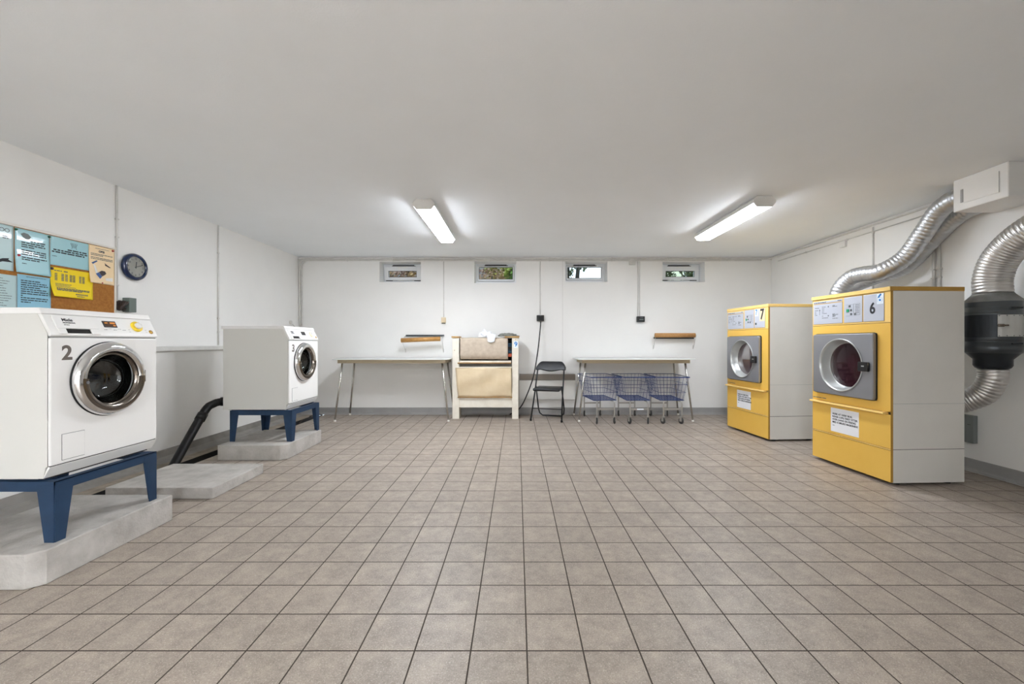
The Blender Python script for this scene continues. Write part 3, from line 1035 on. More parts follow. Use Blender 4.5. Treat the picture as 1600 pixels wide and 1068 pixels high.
# ------------------------------------------------------------------ clock
t = thing('wall_clock', 'round navy blue wall clock showing ten past twelve', 'clock', (XL, 3.622, 1.757))
MB().lathe([(0.104, 0.0005), (0.116, 0.008), (0.118, 0.022), (0.112, 0.036), (0.100, 0.044), (0.090, 0.042), (0.086, 0.032)], (0, 0, 0), 'x', 64).build('rim', M['navy'], t)
MB().cyl((0, 0, 0), 0.0875, 0.004, 0.028, 'x', 64).build('face', M['clock_face'], t)
a = MB()
mx = frame((0.0284, 0, 0), (0, 1, 0), (0, 0, 1))
for k in range(1, 13):
    an = PI / 2 - k * PI / 6
    add_text(a, str(k), 0.024, mx @ Matrix.Translation((0.070 * math.cos(an), 0.070 * math.sin(an), 0)), 0.0)
a.build('numerals', M['ink'], t)
def hand(an, ln, w):
    b = MB()
    b.box(-w, w, -0.012, ln, 0, 0.002, mx=frame((0.030, 0, 0), (0, 1, 0), (0, 0, 1)) @ Matrix.Rotation(an, 4, 'Z'))
    return b
hand(math.radians(-6), 0.046, 0.0032).build('hour_hand', M['ink'], t)
hand(math.radians(-68), 0.070, 0.0022).build('minute_hand', M['ink'], t)
MB().lathe([(0.087, 0.0345), (0.06, 0.0385), (0.03, 0.040), (0, 0.0405), (0, 0.0395), (0.03, 0.039), (0.06, 0.0375), (0.087, 0.0335)], (0, 0, 0), 'x', 48).build('cover_glass', M['glass'], t)

# ------------------------------------------------------------------ left wall fittings
t = thing('isolator_switch', 'small grey green switch box on the left wall below the clock', 'switch box', (XL, 3.528, 1.36))
MB().box(0.0008, 0.060, 0.0, 0.068, 0.0, 0.122, 0.003).build('housing', M['grey_box'], t)
b = MB()
b.tube([(0.03, 0.067, 0.04), (0.03, 0.080, 0.04)], 0.004, 8)
b.lathe([(0.006, 0.080), (0.006, 0.084), (0, 0.085)], (0.03, 0, 0.04), 'y', 10)
b.build('knob', M['black'], t)
b = MB()
for k in range(7):
    ph = k * 0.9
    b.tube([(0.014 + 0.006 * k + 0.012 * math.cos(a + ph), -0.040 + (0.027 - 0.002 * (k % 3)) * math.cos(a) + 0.004 * math.sin(2 * a + ph),
             0.052 + (0.036 - 0.004 * (k % 4)) * math.sin(a + 0.25 * ph)) for a in [i * PI / 8 for i in range(16)]], 0.0085, 8, closed=True)
b.tube(smooth_path([(0.03, -0.035, 0.016), (0.032, -0.015, 0.020), (0.032, 0.002, 0.03)], 0.01), 0.008, 8)
tag(b.build('cable_coil', M['brown_plug']), 'dark brown coil of cable on the left wall beside the grey switch box', 'cable').location = (XL, 3.528, 1.36)

def pipe_run(name, pts, r, m, label, cat, group=None, clips=None, step=0.03, straight=False):
    t = thing(name, label, cat, (0, 0, 0), 0, group)
    MB().tube(pts if straight else smooth_path(pts, step), r, 10).build('run', m, t)
    for (x, y, z, ax) in (clips or []):
        b = MB()
        if ax == 'x':      # clip on a wall facing +-x
            b.box(x - r - 0.003, x + r + 0.003, y - r - 0.004, y + r + 0.004, z - 0.006, z + 0.006, 0.001)
        elif ax == 'h':    # clip around a horizontal run along x
            b.box(x - 0.006, x + 0.006, y - r - 0.003, y + r + 0.003, z - r - 0.004, z + r + 0.004, 0.001)
        else:              # 'g': around a horizontal run along y
            b.box(x - r - 0.003, x + r + 0.003, y - 0.006, y + 0.006, z - r - 0.004, z + r + 0.004, 0.001)
        b.build('clip', m, t)
    return t
cx = XL + 0.009
pipe_run('cable_conduit', [(cx, 3.472, ZC - .001), (cx, 3.472, 1.44)], 0.007, M['conduit'], 'thin vertical conduit on the left wall between the notice board and the clock', 'conduit', None,
         [(cx, 3.472, 2.13, 'x'), (cx, 3.472, 1.98, 'x'), (cx, 3.472, 1.58, 'x')], straight=True)
pipe_run('cable_conduit', [(cx, 4.651, ZC - .001), (cx, 4.651, 1.066)], 0.007, M['conduit'], 'thin vertical conduit on the left wall behind washing machine 3', 'conduit', None,
         [(cx, 4.651, 2.1, 'x'), (cx, 4.651, 1.37, 'x'), (cx, 4.651, 1.22, 'x')], straight=True)
t = thing('wall_trunking', 'white horizontal trunking on the left wall behind the washing machines', 'trunking', (0, 0, 0))
MB().box(XL + .0008, XL + 0.035, 2.2, 4.78, 1.02, 1.062, 0.003).build('channel', M['conduit'], t)
MB().box(XL + .0008, XL + 0.022, 2.2, 4.76, 1.0625, 1.072, 0.002).build('ledge', M['white_plastic'], t)

# left rear corner pipes and their hook
for k, (dx, lab) in enumerate(((0.024, 'white corner pipe on the back wall, the one against the left wall'), (0.055, 'white corner pipe on the back wall, bending first under the ceiling'))):
    x = XL + dx
    zt = 2.385 - 0.026 * k
    zb = 1.36
    pts = [(x, YB - 0.014, zb), (x, YB - 0.014, 1.8), (x, YB - 0.014, zt - 0.14), (x + 0.02, YB - 0.014, zt - 0.05), (x + 0.07, YB - 0.014, zt - 0.012), (x + 0.16, YB - 0.014, zt), (0.0, YB - 0.014, zt), (XR - 0.15, YB - 0.014, zt)]
    if k == 0:
        pts += [(XR - 0.07, YB - 0.03, zt), (XR - 0.025, YB - 0.09, zt), (XR - 0.014, YB - 0.2, zt), (XR - 0.014, 5.0, zt), (XR - 0.014, 3.45, zt)]
    pipe_run('wall_pipe', pts, 0.0115 if k == 0 else 0.0095, M['conduit'],
             lab, 'pipe', 'pipes under the ceiling', [(x_, YB - 0.014, zt, 'h') for x_ in (-2.6, -1.9, -1.15, -0.4, 0.5, 1.45, 2.3, 3.1)], 0.04)
b = MB()
b.tube(smooth_path([(XL + 0.018, YB - 0.05, 1.33), (XL + 0.03, YB - 0.16, 1.335), (XL + 0.025, YB - 0.23, 1.37)], 0.02), 0.009, 10)
b.lathe([(0, 0.0008), (0.026, 0.0008), (0.026, 0.02), (0.02, 0.026), (0, 0.027)], (XL, YB - 0.25, 1.40), 'x', 20)
tag(b.build('pipe_outlet', M['conduit']), 'small white pipe outlet on the left wall in the far corner', 'outlet')

# ------------------------------------------------------------------ back wall fittings
def PX(px, Y=YB):
    return (px - 808) / 650 * Y
def PZ(py, Y=YB):
    return H - (py - 535) / 650 * Y
yw = YB - 0.008
def drop(px, py, label, n=1):
    for k in range(n):
        x = PX(px) + (k - (n - 1) / 2) * 0.028
        pipe_run('cable_conduit', [(x, yw, 2.345), (x, yw, PZ(py))], 0.0055, M['conduit'], label if n == 1 else label + (', left of the pair' if k == 0 else ', right of the pair'), 'conduit', None,
                 [(x, yw, z, 'h') for z in ()], straight=True)
drop(693.5, 495, 'thin vertical conduit running down to the beige wall switch')
drop(844, 492.5, 'thin vertical conduit running down to the black socket with a cable')
drop(998, 494, 'thin conduit above the black socket with nothing plugged in', 2)

t = thing('wall_switch', 'small beige switch box on the back wall above the smooth roller', 'switch', (PX(693.5), YB, PZ(500)))
MB().box(-0.034, 0.034, -0.036, -0.0008, -0.042, 0.042, 0.005).build('housing', M['beige_plastic'], t)
MB().box(-0.016, 0.016, -0.042, -0.0365, -0.030, 0.012, 0.003).build('rocker', M['beige_plastic'], t)
MB().box(-0.028, 0.028, -0.03, -0.004, -0.050, -0.0425, 0.002).build('cable_gland', M['brown_plug'], t)

t = thing('power_socket', 'black square power socket on the back wall with a black cable plugged in', 'socket', (PX(844.2), YB, PZ(497)))
MB().box(-0.056, 0.056, -0.05, -0.0008, -0.045, 0.045, 0.006).build('housing', M['black'], t)
MB().cyl((0, 0, 0.002), 0.03, -0.056, -0.0505, 'y', 24).build('plug_face', M['rubber'], t)
b = MB()
b.box(-0.015, 0.015, -0.0515, -0.0505, 0.034, 0.041)
b.build('marking', M['ink_soft'], t)
t = thing('power_socket', 'small black socket box on the back wall above the speckled roller, nothing plugged in', 'socket', (PX(1000.3), YB, PZ(498.5)))
MB().box(-0.058, 0.058, -0.05, -0.0008, -0.043, 0.043, 0.006).build('housing', M['black'], t)
b = MB()
b.box(-0.026, 0.034, -0.053, -0.0505, -0.014, 0.0)
b.box(-0.012, 0.03, -0.052, -0.0505, 0.018, 0.024)
b.build('socket_cover', M['print_grey'], t)

MB_cable = MB()
pts = [(PX(845, 6.32), 6.33, PZ(502, 6.33)), (PX(843.5, 6.28), 6.28, PZ(520, 6.28)), (PX(840, 6.2), 6.22, PZ(551, 6.22)), (PX(833, 6.17), 6.20, PZ(590, 6.2)), (PX(820, 6.23), 6.23, PZ(624, 6.23)),
       (PX(811.5, 6.27), 6.27, PZ(638, 6.27)), (-0.02, 6.285, 0.06), (-0.12, 6.29, 0.012)]
MB_cable.tube(smooth_path(pts, 0.03), 0.0085, 8)
tag(MB_cable.build('power_cable', M['rubber']), 'black power cable hanging from the socket down behind the ironing machine', 'cable')

t = thing('junction_box', 'white square junction box under the ceiling right of the third window', 'junction box', (PX(987.5), YB, PZ(409.5)))
MB().box(-0.048, 0.048, -0.03, -0.0008, -0.042, 0.042, 0.004).build('housing', M['conduit'], t)

# roller holders
def roller(px0, px1, z, ry, label, m, left_drop, back_dz):
    x0, x1 = PX(px0, ry), PX(px1, ry)
    t = thing('wall_roller', label, 'roller', ((x0 + x1) / 2, YB, z), 0, 'rollers on the back wall')
    L = (x1 - x0) / 2
    d = YB - ry
    rr = 0.033
    a, c = Vector((-L, -d - left_drop, -left_drop * 0.6)), Vector((L, -d, 0.0))
    MB().tube([a, c], rr, 20).build('roll', m, t)
    MB().box(-L + 0.02, L + 0.03, -0.022, -0.0008, back_dz - 0.014, back_dz + 0.014, 0.003).build('back_rail', M['filter_band'], t)
    for s, e in ((-1, a), (1, c)):
        b = MB()
        xx = s * (L + (0.02 if s > 0 else -0.012))
        b.tube([(xx, -0.004, back_dz), (xx, e.y, e.z), (xx - s * 0.03, e.y, e.z)], 0.0035, 6)
        b.tube([(xx, e.y, e.z), (xx + 0.003, -0.006, -0.20)], 0.0035, 6)
        b.box(xx - 0.006, xx + 0.006, -0.008, -0.0008, -0.21, -0.15)
        b.build('bracket', M['conduit'], t)
    return t
roller(628, 688, PZ(529, 6.22), 6.22, 'smooth wooden roller in wire brackets above the empty table, tilted', M['wood_roll'], 0.04, 0.05)
roller(1023.5, 1086, PZ(523.5, 6.26), 6.26, 'speckled brown roller in wire brackets above the table with trolleys', M['cork_roll'], 0.0, -0.038)

# wall heater behind chair
t = thing('wall_heater', 'low white electric wall heater with brown grille band behind the chair', 'heater', (0.035, YB, 0.235))
MB().box(0.0, 0.85, -0.065, -0.0008, 0.0, 0.295, 0.004).build('casing', M['heater_white'], t)
g = MB()
g.box(0.004, 0.846, -0.075, -0.0655, 0.298, 0.375, 0.003)
g.box(0.0, 0.85, -0.065, -0.0008, 0.2955, 0.385, 0.003)
g.build('grille', M['heater_grille'], t)
b = MB()
b.box(-0.006, 0.0005, -0.07, -0.0008, 0.0, 0.39, 0.002)
b.build('end_plate', M['heater_white'], t)

# ------------------------------------------------------------------ tables
def table(xc, label):
    t = thing('work_table', label, 'table', (xc, 6.04, 0), 0, 'long work tables')
    zt = 0.875
    hw = 0.805
    MB().box(-hw, hw, -0.31, 0.315, zt - 0.014, zt, 0.004).build('tabletop', M['table_top'], t)
    ap = MB()
    ap.box(-hw + 0.055, hw - 0.055, -0.255, -0.235, zt - 0.062, zt - 0.0145)
    ap.box(-hw + 0.055, hw - 0.055, 0.24, 0.26, zt - 0.062, zt - 0.0145)
    ap.box(-hw + 0.055, -hw + 0.075, -0.235, 0.24, zt - 0.062, zt - 0.0145)
    ap.box(hw - 0.075, hw - 0.055, -0.235, 0.24, zt - 0.062, zt - 0.0145)
    ap.build('apron', M['apron'], t)
    for sx in (-1, 1):
        for sy in (-1, 1):
            l = MB()
            top = Vector((sx * 0.695, sy * 0.215, zt - 0.03))
            bot = Vector((sx * 0.792, -0.245 if sy < 0 else 0.285, 0.012))
            l.tube([top, bot], [0.014, 0.011], 14)
            leg = l.build('leg', M['steel_leg'], t)
            MB().lathe([(0, 0), (0.014, 0.0), (0.016, 0.006), (0.0135, 0.024), (0, 0.026)], (bot.x, bot.y, 0), 'z', 16).build('foot_cap', M['foot_white'], leg)
    return t
table(-1.748, 'long pale topped table with empty floor below, beside the ironing machine')
table(1.655, 'long pale topped table standing over the blue wire trolleys')

# ------------------------------------------------------------------ ironing machine
ix0, iy = -0.935, 6.0
t = thing('ironing_machine', 'cream ironing machine numbered 9 with burlap covered roller', 'ironing machine', (ix0, iy, 0))
IW = 0.955
S = 6.0 / 650
def IX(px):
    return (px - 808) * S - (-0.955)       # machine-local x
def IZ(py):
    return H - (py - 535) * S
pw = 0.098
for a0, a1 in ((0.0, pw), (IW - pw + 0.004, IW)):
    MB().box(a0, a1, 0.0, 0.225, 0.0, 1.170, 0.004).build('side_panel', M['iron_paint'], t)
c = MB()
c.box(-0.012, pw + 0.004, -0.012, 0.23, 1.1705, 1.192, 0.004)
c.build('top_cap', M['iron_wood'], t)
c = MB()
c.box(IW - 0.20, IW + 0.012, -0.012, 0.23, 1.1705, 1.192, 0.004)
c.build('top_cap', M['iron_wood'], t)
xa, xb = pw + 0.001, IW - pw + 0.003
MB().box(xa, xb, 0.20, 0.22, 0.20, 1.168).build('back_panel', M['dark'], t)
# burlap cover, hanging over the roller
cov = MB()
prof = []
for k in range(9):
    prof.append((0.20 - 0.19 * k / 8, 1.176 - 0.012 * (k / 8) ** 2))
prof += [(-0.012, 1.15), (-0.016, 1.08), (-0.018, 1.00), (-0.016, 0.93), (-0.004, 0.888), (0.02, 0.866), (0.06, 0.856), (0.12, 0.86)]
nx = 26
V = []
cx0, cx1 = pw + 0.004, IX(790.5)
for i in range(nx + 1):
    u = i / nx
    row = []
    for k, (y, z) in enumerate(prof):
        v = k / len(prof)
        wob = 0.006 * noise.noise(Vector((u * 5, v * 6, 1.3))) + 0.012 * max(0, 1 - u * 4) * v * 0.6
        x = cx0 + (cx1 - cx0) * u + (0.012 * v if u > 0.98 else 0)
        if u < 0.02:
            x += 0.012 * (k > 8)
        row.append(cov.bm.verts.new((x, y + wob, z + 0.004 * noise.noise(Vector((u * 7, v * 3, 4))))))
    V.append(row)
for i in range(nx):
    for k in range(len(prof) - 1):
        f = cov.bm.faces.new((V[i][k], V[i + 1][k], V[i + 1][k + 1], V[i][k + 1]))
        f.smooth = True
ret = bmesh.ops.extrude_face_region(cov.bm, geom=cov.bm.faces[:])
for v in ret['geom']:
    if isinstance(v, bmesh.types.BMVert):
        v.co.y += 0.005
cov.build('roller_cover', M['burlap'], t, recalc=True)
MB().tube([(xa, 0.12, 1.02), (xb, 0.12, 1.02)], 0.115, 28).build('roller', M['black'], t)
g = MB()
for k in range(8):
    g.box(IX(792), xb - 0.004, 0.008, 0.03, 0.955 + k * 0.018, 0.962 + k * 0.018)
g.build('cooling_fins', M['fin_blue'], t)
MB().box(IX(792), xb - 0.004, 0.002, 0.05, 0.895, 0.94, 0.006).build('end_bearing', M['orange'], t)
MB().box(xa + 0.003, xb - 0.012, -0.008, 0.14, 0.806, 0.838, 0.004).build('feed_board', M['iron_paint'], t)
MB().tube([(xa - 0.02, -0.014, 0.806), (xb - 0.012, -0.014, 0.806)], 0.0085, 10).build('wooden_rail', M['iron_wood'], t)
MB().box(xa, xb, 0.06, 0.075, 0.72, 0.80).build('inner_panel', M['base_dark'], t)
tr = MB()
tr.box(IX(709.5) , xb - 0.002, -0.03, -0.014, 0.738, 0.754, 0.003)
tr.build('tray_rail', M['iron_paint'], t)
cl = MB()
V = []
zt, zb = 0.744, 0.318
for i in range(nx + 1):
    u = i / nx
    row = []
    for k in range(15):
        v = k / 14
        x0_ = IX(709.5) + (IX(713.5) - IX(709.5)) * v
        x1_ = xb - 0.006 + 0.004 * v
        f = 0.022 * math.sin((u * 1.3 + v * 0.9) * 6.0 + 0.8) * math.sin(PI * (0.1 + 0.9 * v))
        y = -0.026 - 0.01 * math.sin(PI * v) + f * 0.6 + 0.022 * v
        row.append(cl.bm.verts.new((x0_ + (x1_ - x0_) * u, y, zt + (zb - zt) * v + 0.006 * math.sin(u * 9) * v)))
    V.append(row)
for i in range(nx):
    for k in range(14):
        f = cl.bm.faces.new((V[i][k], V[i + 1][k], V[i + 1][k + 1], V[i][k + 1]))
        f.smooth = True
ret = bmesh.ops.extrude_face_region(cl.bm, geom=cl.bm.faces[:])
for v in ret['geom']:
    if isinstance(v, bmesh.types.BMVert):
        v.co.y += 0.004
cl.build('laundry_sling', M['canvas'], t, recalc=True)
MB().tube([(xa - 0.022, -0.006, 0.312), (xb + 0.006, -0.006, 0.312)], 0.007, 8).build('sling_rod', M['iron_wood'], t)
MB().box(xa, xb, 0.02, 0.04, 0.163, 0.37).build('apron_panel', M['iron_paint'], t)
st = MB()
st.box(IX(800.2) + 0.003, IX(807.4) - 0.003, -0.0012, 0.0, IZ(543), IZ(532.6))
stk = st.build('number_sticker', M['sticker'], t)
a = MB()
add_text(a, '9', 0.092, frame((IX(803.8), -0.0022, IZ(537.8)), (1, 0, 0), (0, 0, 1)), 0.0022)
a.build('number', M['digit_blue'], stk)
a = MB()
for (px, py) in ((708, 547), (803.5, 530.5)):
    a.lathe([(0.006, 0.0), (0.006, -0.002), (0, -0.003)], (IX(px), 0, IZ(py)), 'y', 10)
a.build('screw', M['iron_wood'], t)

# things lying on the ironing machine
def heap(name, m, x0, x1, y0, y1, zb, hgt, seed, label, cat, hang=None):
    g = bmesh.new()
    bmesh.ops.create_icosphere(g, subdivisions=4, radius=1.0)
    for v in g.verts:
        d = v.co.normalized()
        r = 1 + 0.38 * noise.noise(d * 2.1 + Vector((seed, 0, 0))) + 0.16 * noise.noise(d * 5.3 + Vector((0, seed, 0))) + 0.06 * abs(noise.noise(d * 11))
        p = d * r
        z = max(p.z, -0.35)
        v.co = Vector(((x0 + x1) / 2 + p.x * (x1 - x0) / 2, (y0 + y1) / 2 + p.y * (y1 - y0) / 2, zb + (z + 0.35) / 1.35 * hgt))
        if hang:
            hx0, hx1, hy, hz = hang
            if hx0 < v.co.x < hx1 and v.co.y < hy:
                k = (hy - v.co.y) / (hy - y0 + 1e-6)
                v.co.z -= k * (v.co.z - hz) * 0.9
    for f in g.faces:
        f.smooth = True
    return tag(MB().merge(g).build(name, m), label, cat)
# towel: upper crumple plus a flap hanging over the front edge, one mesh
tw = MB()
g = bmesh.new()
bmesh.ops.create_icosphere(g, subdivisions=4, radius=1.0)
for v in g.verts:
    d = v.co.normalized()
    p = d * (1 + 0.4 * noise.noise(d * 2.3) + 0.15 * noise.noise(d * 6))
    v.co = Vector((-0.45 + p.x * 0.10, 6.07 + p.y * 0.055, 1.183 + (max(p.z, -0.3) + 0.3) * 0.062))
    if v.co.x < -0.47:
        v.co.z += 0.03 * math.exp(-((v.co.x + 0.50) / 0.035) ** 2) * max(0, p.z)
tw.merge(g)
nxx, nkk = 14, 14
V = []
for i in range(nxx + 1):
    u = i / nxx
    row = []
    for k in range(nkk + 1):
        v = k / nkk
        ang = min(v * 2.2, 1) * PI / 2
        y = 6.05 - 0.088 * math.sin(ang)
        z = 1.192 + 0.022 * math.cos(ang) + 0.016 * math.sin(u * PI) - max(0, v - 0.4) * 0.165 * (0.75 + 0.35 * math.sin(u * PI)) 
        y += 0.010 * noise.noise(Vector((u * 4, v * 3, 2)))
        x = -0.435 + u * (0.135 - 0.035 * v) + 0.012 * v
        row.append(tw.bm.verts.new((x, y, z)))
    V.append(row)
new = []
for i in range(nxx):
    for k in range(nkk):
        f = tw.bm.faces.new((V[i][k], V[i + 1][k], V[i + 1][k + 1], V[i][k + 1]))
        f.smooth = True
        new.append(f)
ret = bmesh.ops.extrude_face_region(tw.bm, geom=new)
for v in ret['geom']:
    if isinstance(v, bmesh.types.BMVert):
        v.co.y += 0.012
        v.co.z += 0.004
for f in tw.bm.faces:
    f.smooth = True
tag(tw.build('towel', M['towel'], recalc=True), 'crumpled white cloth hanging over the top edge of the ironing machine', 'cloth')
heap('rag', M['rag'], -0.27, 0.0, 6.05, 6.22, 1.1925, 0.045, 5.0, 'flat heap of grey cloth lying on top of the ironing machine', 'cloth')

# ------------------------------------------------------------------ folding chair
t = thing('folding_chair', 'black folding chair with padded vinyl seat in front of the heater', 'chair', (0.455, 5.98, 0), math.radians(-16))
ct = 0.0105
hw = 0.215
fl = lambda z: -0.195 + 0.40 * (z / 0.82)       # the front legs lean back and carry the backrest
pts = [(-hw - 0.004, fl(0.012), 0.012), (-hw + 0.012, fl(0.4), 0.4), (-hw + 0.018, fl(0.70), 0.70), (-hw + 0.03, fl(0.765), 0.765), (-hw + 0.07, fl(0.80), 0.80),
       (0, fl(0.805), 0.805), (hw - 0.07, fl(0.80), 0.80), (hw - 0.03, fl(0.765), 0.765), (hw - 0.018, fl(0.70), 0.70), (hw - 0.012, fl(0.4), 0.4), (hw + 0.004, fl(0.012), 0.012)]
MB().tube(pts, ct, 12).build('front_frame', M['tube_black'], t)
rl = lambda z: 0.24 - 0.245 * (z / 0.47)
pts = [(-hw + 0.028, rl(0.47), 0.47), (-hw + 0.022, rl(0.12), 0.12), (-hw + 0.035, rl(0.05), 0.05), (-hw + 0.075, rl(0.018), 0.014), (hw - 0.075, rl(0.018), 0.014), (hw - 0.035, rl(0.05), 0.05), (hw - 0.022, rl(0.12), 0.12), (hw - 0.028, rl(0.47), 0.47)]
MB().tube(pts, ct, 12).build('rear_frame', M['tube_black'], t)
MB().tube([(-hw + 0.006, fl(0.165), 0.165), (hw - 0.006, fl(0.165), 0.165)], 0.006, 8).build('crossbar', M['tube_black'], t)
for s in (-1, 1):
    MB().lathe([(0, 0), (0.0145, 0), (0.015, 0.02), (0.0125, 0.034), (0, 0.035)], (s * (hw + 0.004), fl(0.012), 0), 'z', 14).build('foot_cap', M['rubber'], t)
bk = MB()
V = []
nx = 20
for i in range(nx + 1):
    u = -1 + 2 * i / nx
    x = u * (hw + 0.006)
    top = 0.822 - 0.085 * max(0, abs(u) - 0.62) ** 2 / 0.1444 * 1.0
    low = 0.695 - 0.014 * math.cos(u * PI) * (1 if abs(u) < 0.75 else 0.4) - 0.004
    row = []
    for k in range(9):
        v = k / 8
        z = low + (top - low) * v
        row.append((x, z))
    V.append(row)
front = [[bk.bm.verts.new((x, fl(z) - 0.021 + 0.006 * (abs(k - 4) / 4) ** 3 + 0.012 * (1 - (i / 10 - 1) ** 2), z)) for k, (x, z) in enumerate(row)] for i, row in enumerate(V)]
back = [[bk.bm.verts.new((x, fl(z) + 0.017 - 0.004 * (abs(k - 4) / 4) ** 3, z)) for k, (x, z) in enumerate(row)] for i, row in enumerate(V)]
for G, rev in ((front, False), (back, True)):
    for i in range(nx):
        for k in range(8):
            q = (G[i][k], G[i + 1][k], G[i + 1][k + 1], G[i][k + 1])
            f = bk.bm.faces.new(q[::-1] if rev else q)
            f.smooth = True
for i in range(nx):
    bk.bm.faces.new((front[i][0], back[i][0], back[i + 1][0], front[i + 1][0]))
    bk.bm.faces.new((front[i][8], front[i + 1][8], back[i + 1][8], back[i][8]))
for k in range(8):
    bk.bm.faces.new((front[0][k], front[0][k + 1], back[0][k + 1], back[0][k]))
    bk.bm.faces.new((front[nx][k], back[nx][k], back[nx][k + 1], front[nx][k + 1]))
bk.build('backrest', M['vinyl_black'], t, recalc=True)
se = MB()
se.box(-hw + 0.024, hw - 0.024, -0.20, 0.17, 0.420, 0.462, 0.018, seg=4)
for f in se.bm.faces:
    f.smooth = True
se.build('seat', M['vinyl_black'], t)

# ------------------------------------------------------------------ wire trolleys
def trolley(x, y, rz, label, sticker=False):
    t = thing('wire_trolley', label, 'trolley', (x, y, 0), rz, 'blue wire laundry trolleys')
    # basket: rim wider than floor; local -y is the near side
    zr, zb = 0.635, 0.318
    def rect(f):      # f 0 bottom .. 1 rim
        hx = 0.160 + (0.218 - 0.160) * f
        yn = -0.275 + (-0.325 + 0.275) * f
        yfar = 0.265 + (0.335 - 0.265) * f
        return hx, yn, yfar, zb + (zr - zb) * f
    def P(f, side, u):
        hx, yn, yr, z = rect(f)
        return {'n': (-hx + 2 * hx * u, yn, z), 'f': (-hx + 2 * hx * u, yr, z), 'l': (-hx, yn + (yr - yn) * u, z), 'r': (hx, yn + (yr - yn) * u, z)}[side]
    b = MB()
    for f, r in ((1.0, 0.0045), (0.68, 0.0028), (0.34, 0.0028), (0.0, 0.004)):
        hx, yn, yr, z = rect(f)
        b.tube([(-hx, yn, z), (hx, yn, z), (hx, yr, z), (-hx, yr, z)], r, 6, closed=True)
    for side, k in (('n', 8), ('f', 8), ('l', 13), ('r', 13)):
        for i in range(k):
            u = (i + 0.5) / k
            b.tube([P(0, side, u), P(1, side, u)], 0.0019, 5)
    hx, yn, yr, z = rect(0)
    for i in range(9):
        u = (i + 0.5) / 9
        b.tube([(-hx + 2 * hx * u, yn, z), (-hx + 2 * hx * u, yr, z)], 0.0024, 5)
    for i in range(10):
        u = (i + 0.5) / 10
        b.tube([(-hx, yn + (yr - yn) * u, z + 0.003), (hx, yn + (yr - yn) * u, z + 0.003)], 0.0024, 5)
    b.build('basket', M['wire_blue'], t)
    MB().box(-0.218, 0.218, -0.3335, -0.330, 0.627, 0.640, 0.001).build('rim_band', M['wire_blue'], t)
    lx = 0.122
    for sy in (-1, 1):
        yl = -0.30 if sy < 0 else 0.30
        for sx in (-1, 1):
            l = MB()
            l.tube(smooth_path([(sx * lx * 0.75, yl * 0.80, 0.311), (sx * lx * 0.93, yl * 0.93, 0.305), (sx * lx, yl, 0.275), (sx * lx, yl, 0.20), (sx * lx, yl, 0.104)], 0.02), 0.0095, 10)
            l.build('leg', M['grey_leg'], t)
            yaw = random.uniform(-0.6, 0.6)
            cst = MB()
            mc = Matrix.Translation((sx * lx, yl, 0)) @ Matrix.Rotation(yaw, 4, 'Z')
            cst.box(-0.016, 0.016, -0.018, 0.03, 0.092, 0.104, 0.002, mc)
            for s2 in (-1, 1):
                cst.box(s2 * 0.0145 - 0.0012, s2 * 0.0145 + 0.0012, -0.012, 0.028, 0.036, 0.094, 0.0, mc)
            fork = cst.build('caster', M['grey_leg'], t)
            w = MB()
            b2 = MB()
            b2.lathe([(0, -0.011), (0.036, -0.011), (0.043, -0.006), (0.0445, 0), (0.043, 0.006), (0.036, 0.011), (0, 0.011)], (0, 0.014, 0.0445), 'x', 24)
            w.merge(b2.bm, mc)
            wh = w.build('wheel', M['wheel'], fork)
            w = MB()
            b2 = MB()
            b2.lathe([(0, -0.0128), (0.013, -0.0125), (0.014, 0), (0.013, 0.0125), (0, 0.0128)], (0, 0.014, 0.0445), 'x', 16)
            w.merge(b2.bm, mc)
            w.build('axle_cap', M['hub'], fork)
        c = MB()
        c.box(-lx + 0.009, lx - 0.009, yl - 0.005, yl + 0.005, 0.190, 0.212)
        bar = c.build('crossbar', M['grey_leg'], t)
        if sticker and sy < 0:
            MB().box(-0.03, 0.06, yl - 0.0062, yl - 0.0051, 0.193, 0.209).build('sticker', M['sticker'], bar)
trolley(1.16, 5.92, math.radians(7), 'blue wire trolley under the table, nearest the folding chair')
trolley(1.642, 5.92, math.radians(1), 'blue wire trolley in the middle of the three under the table', True)
trolley(2.112, 5.92, math.radians(-2), 'blue wire trolley under the table, nearest the yellow dryers')

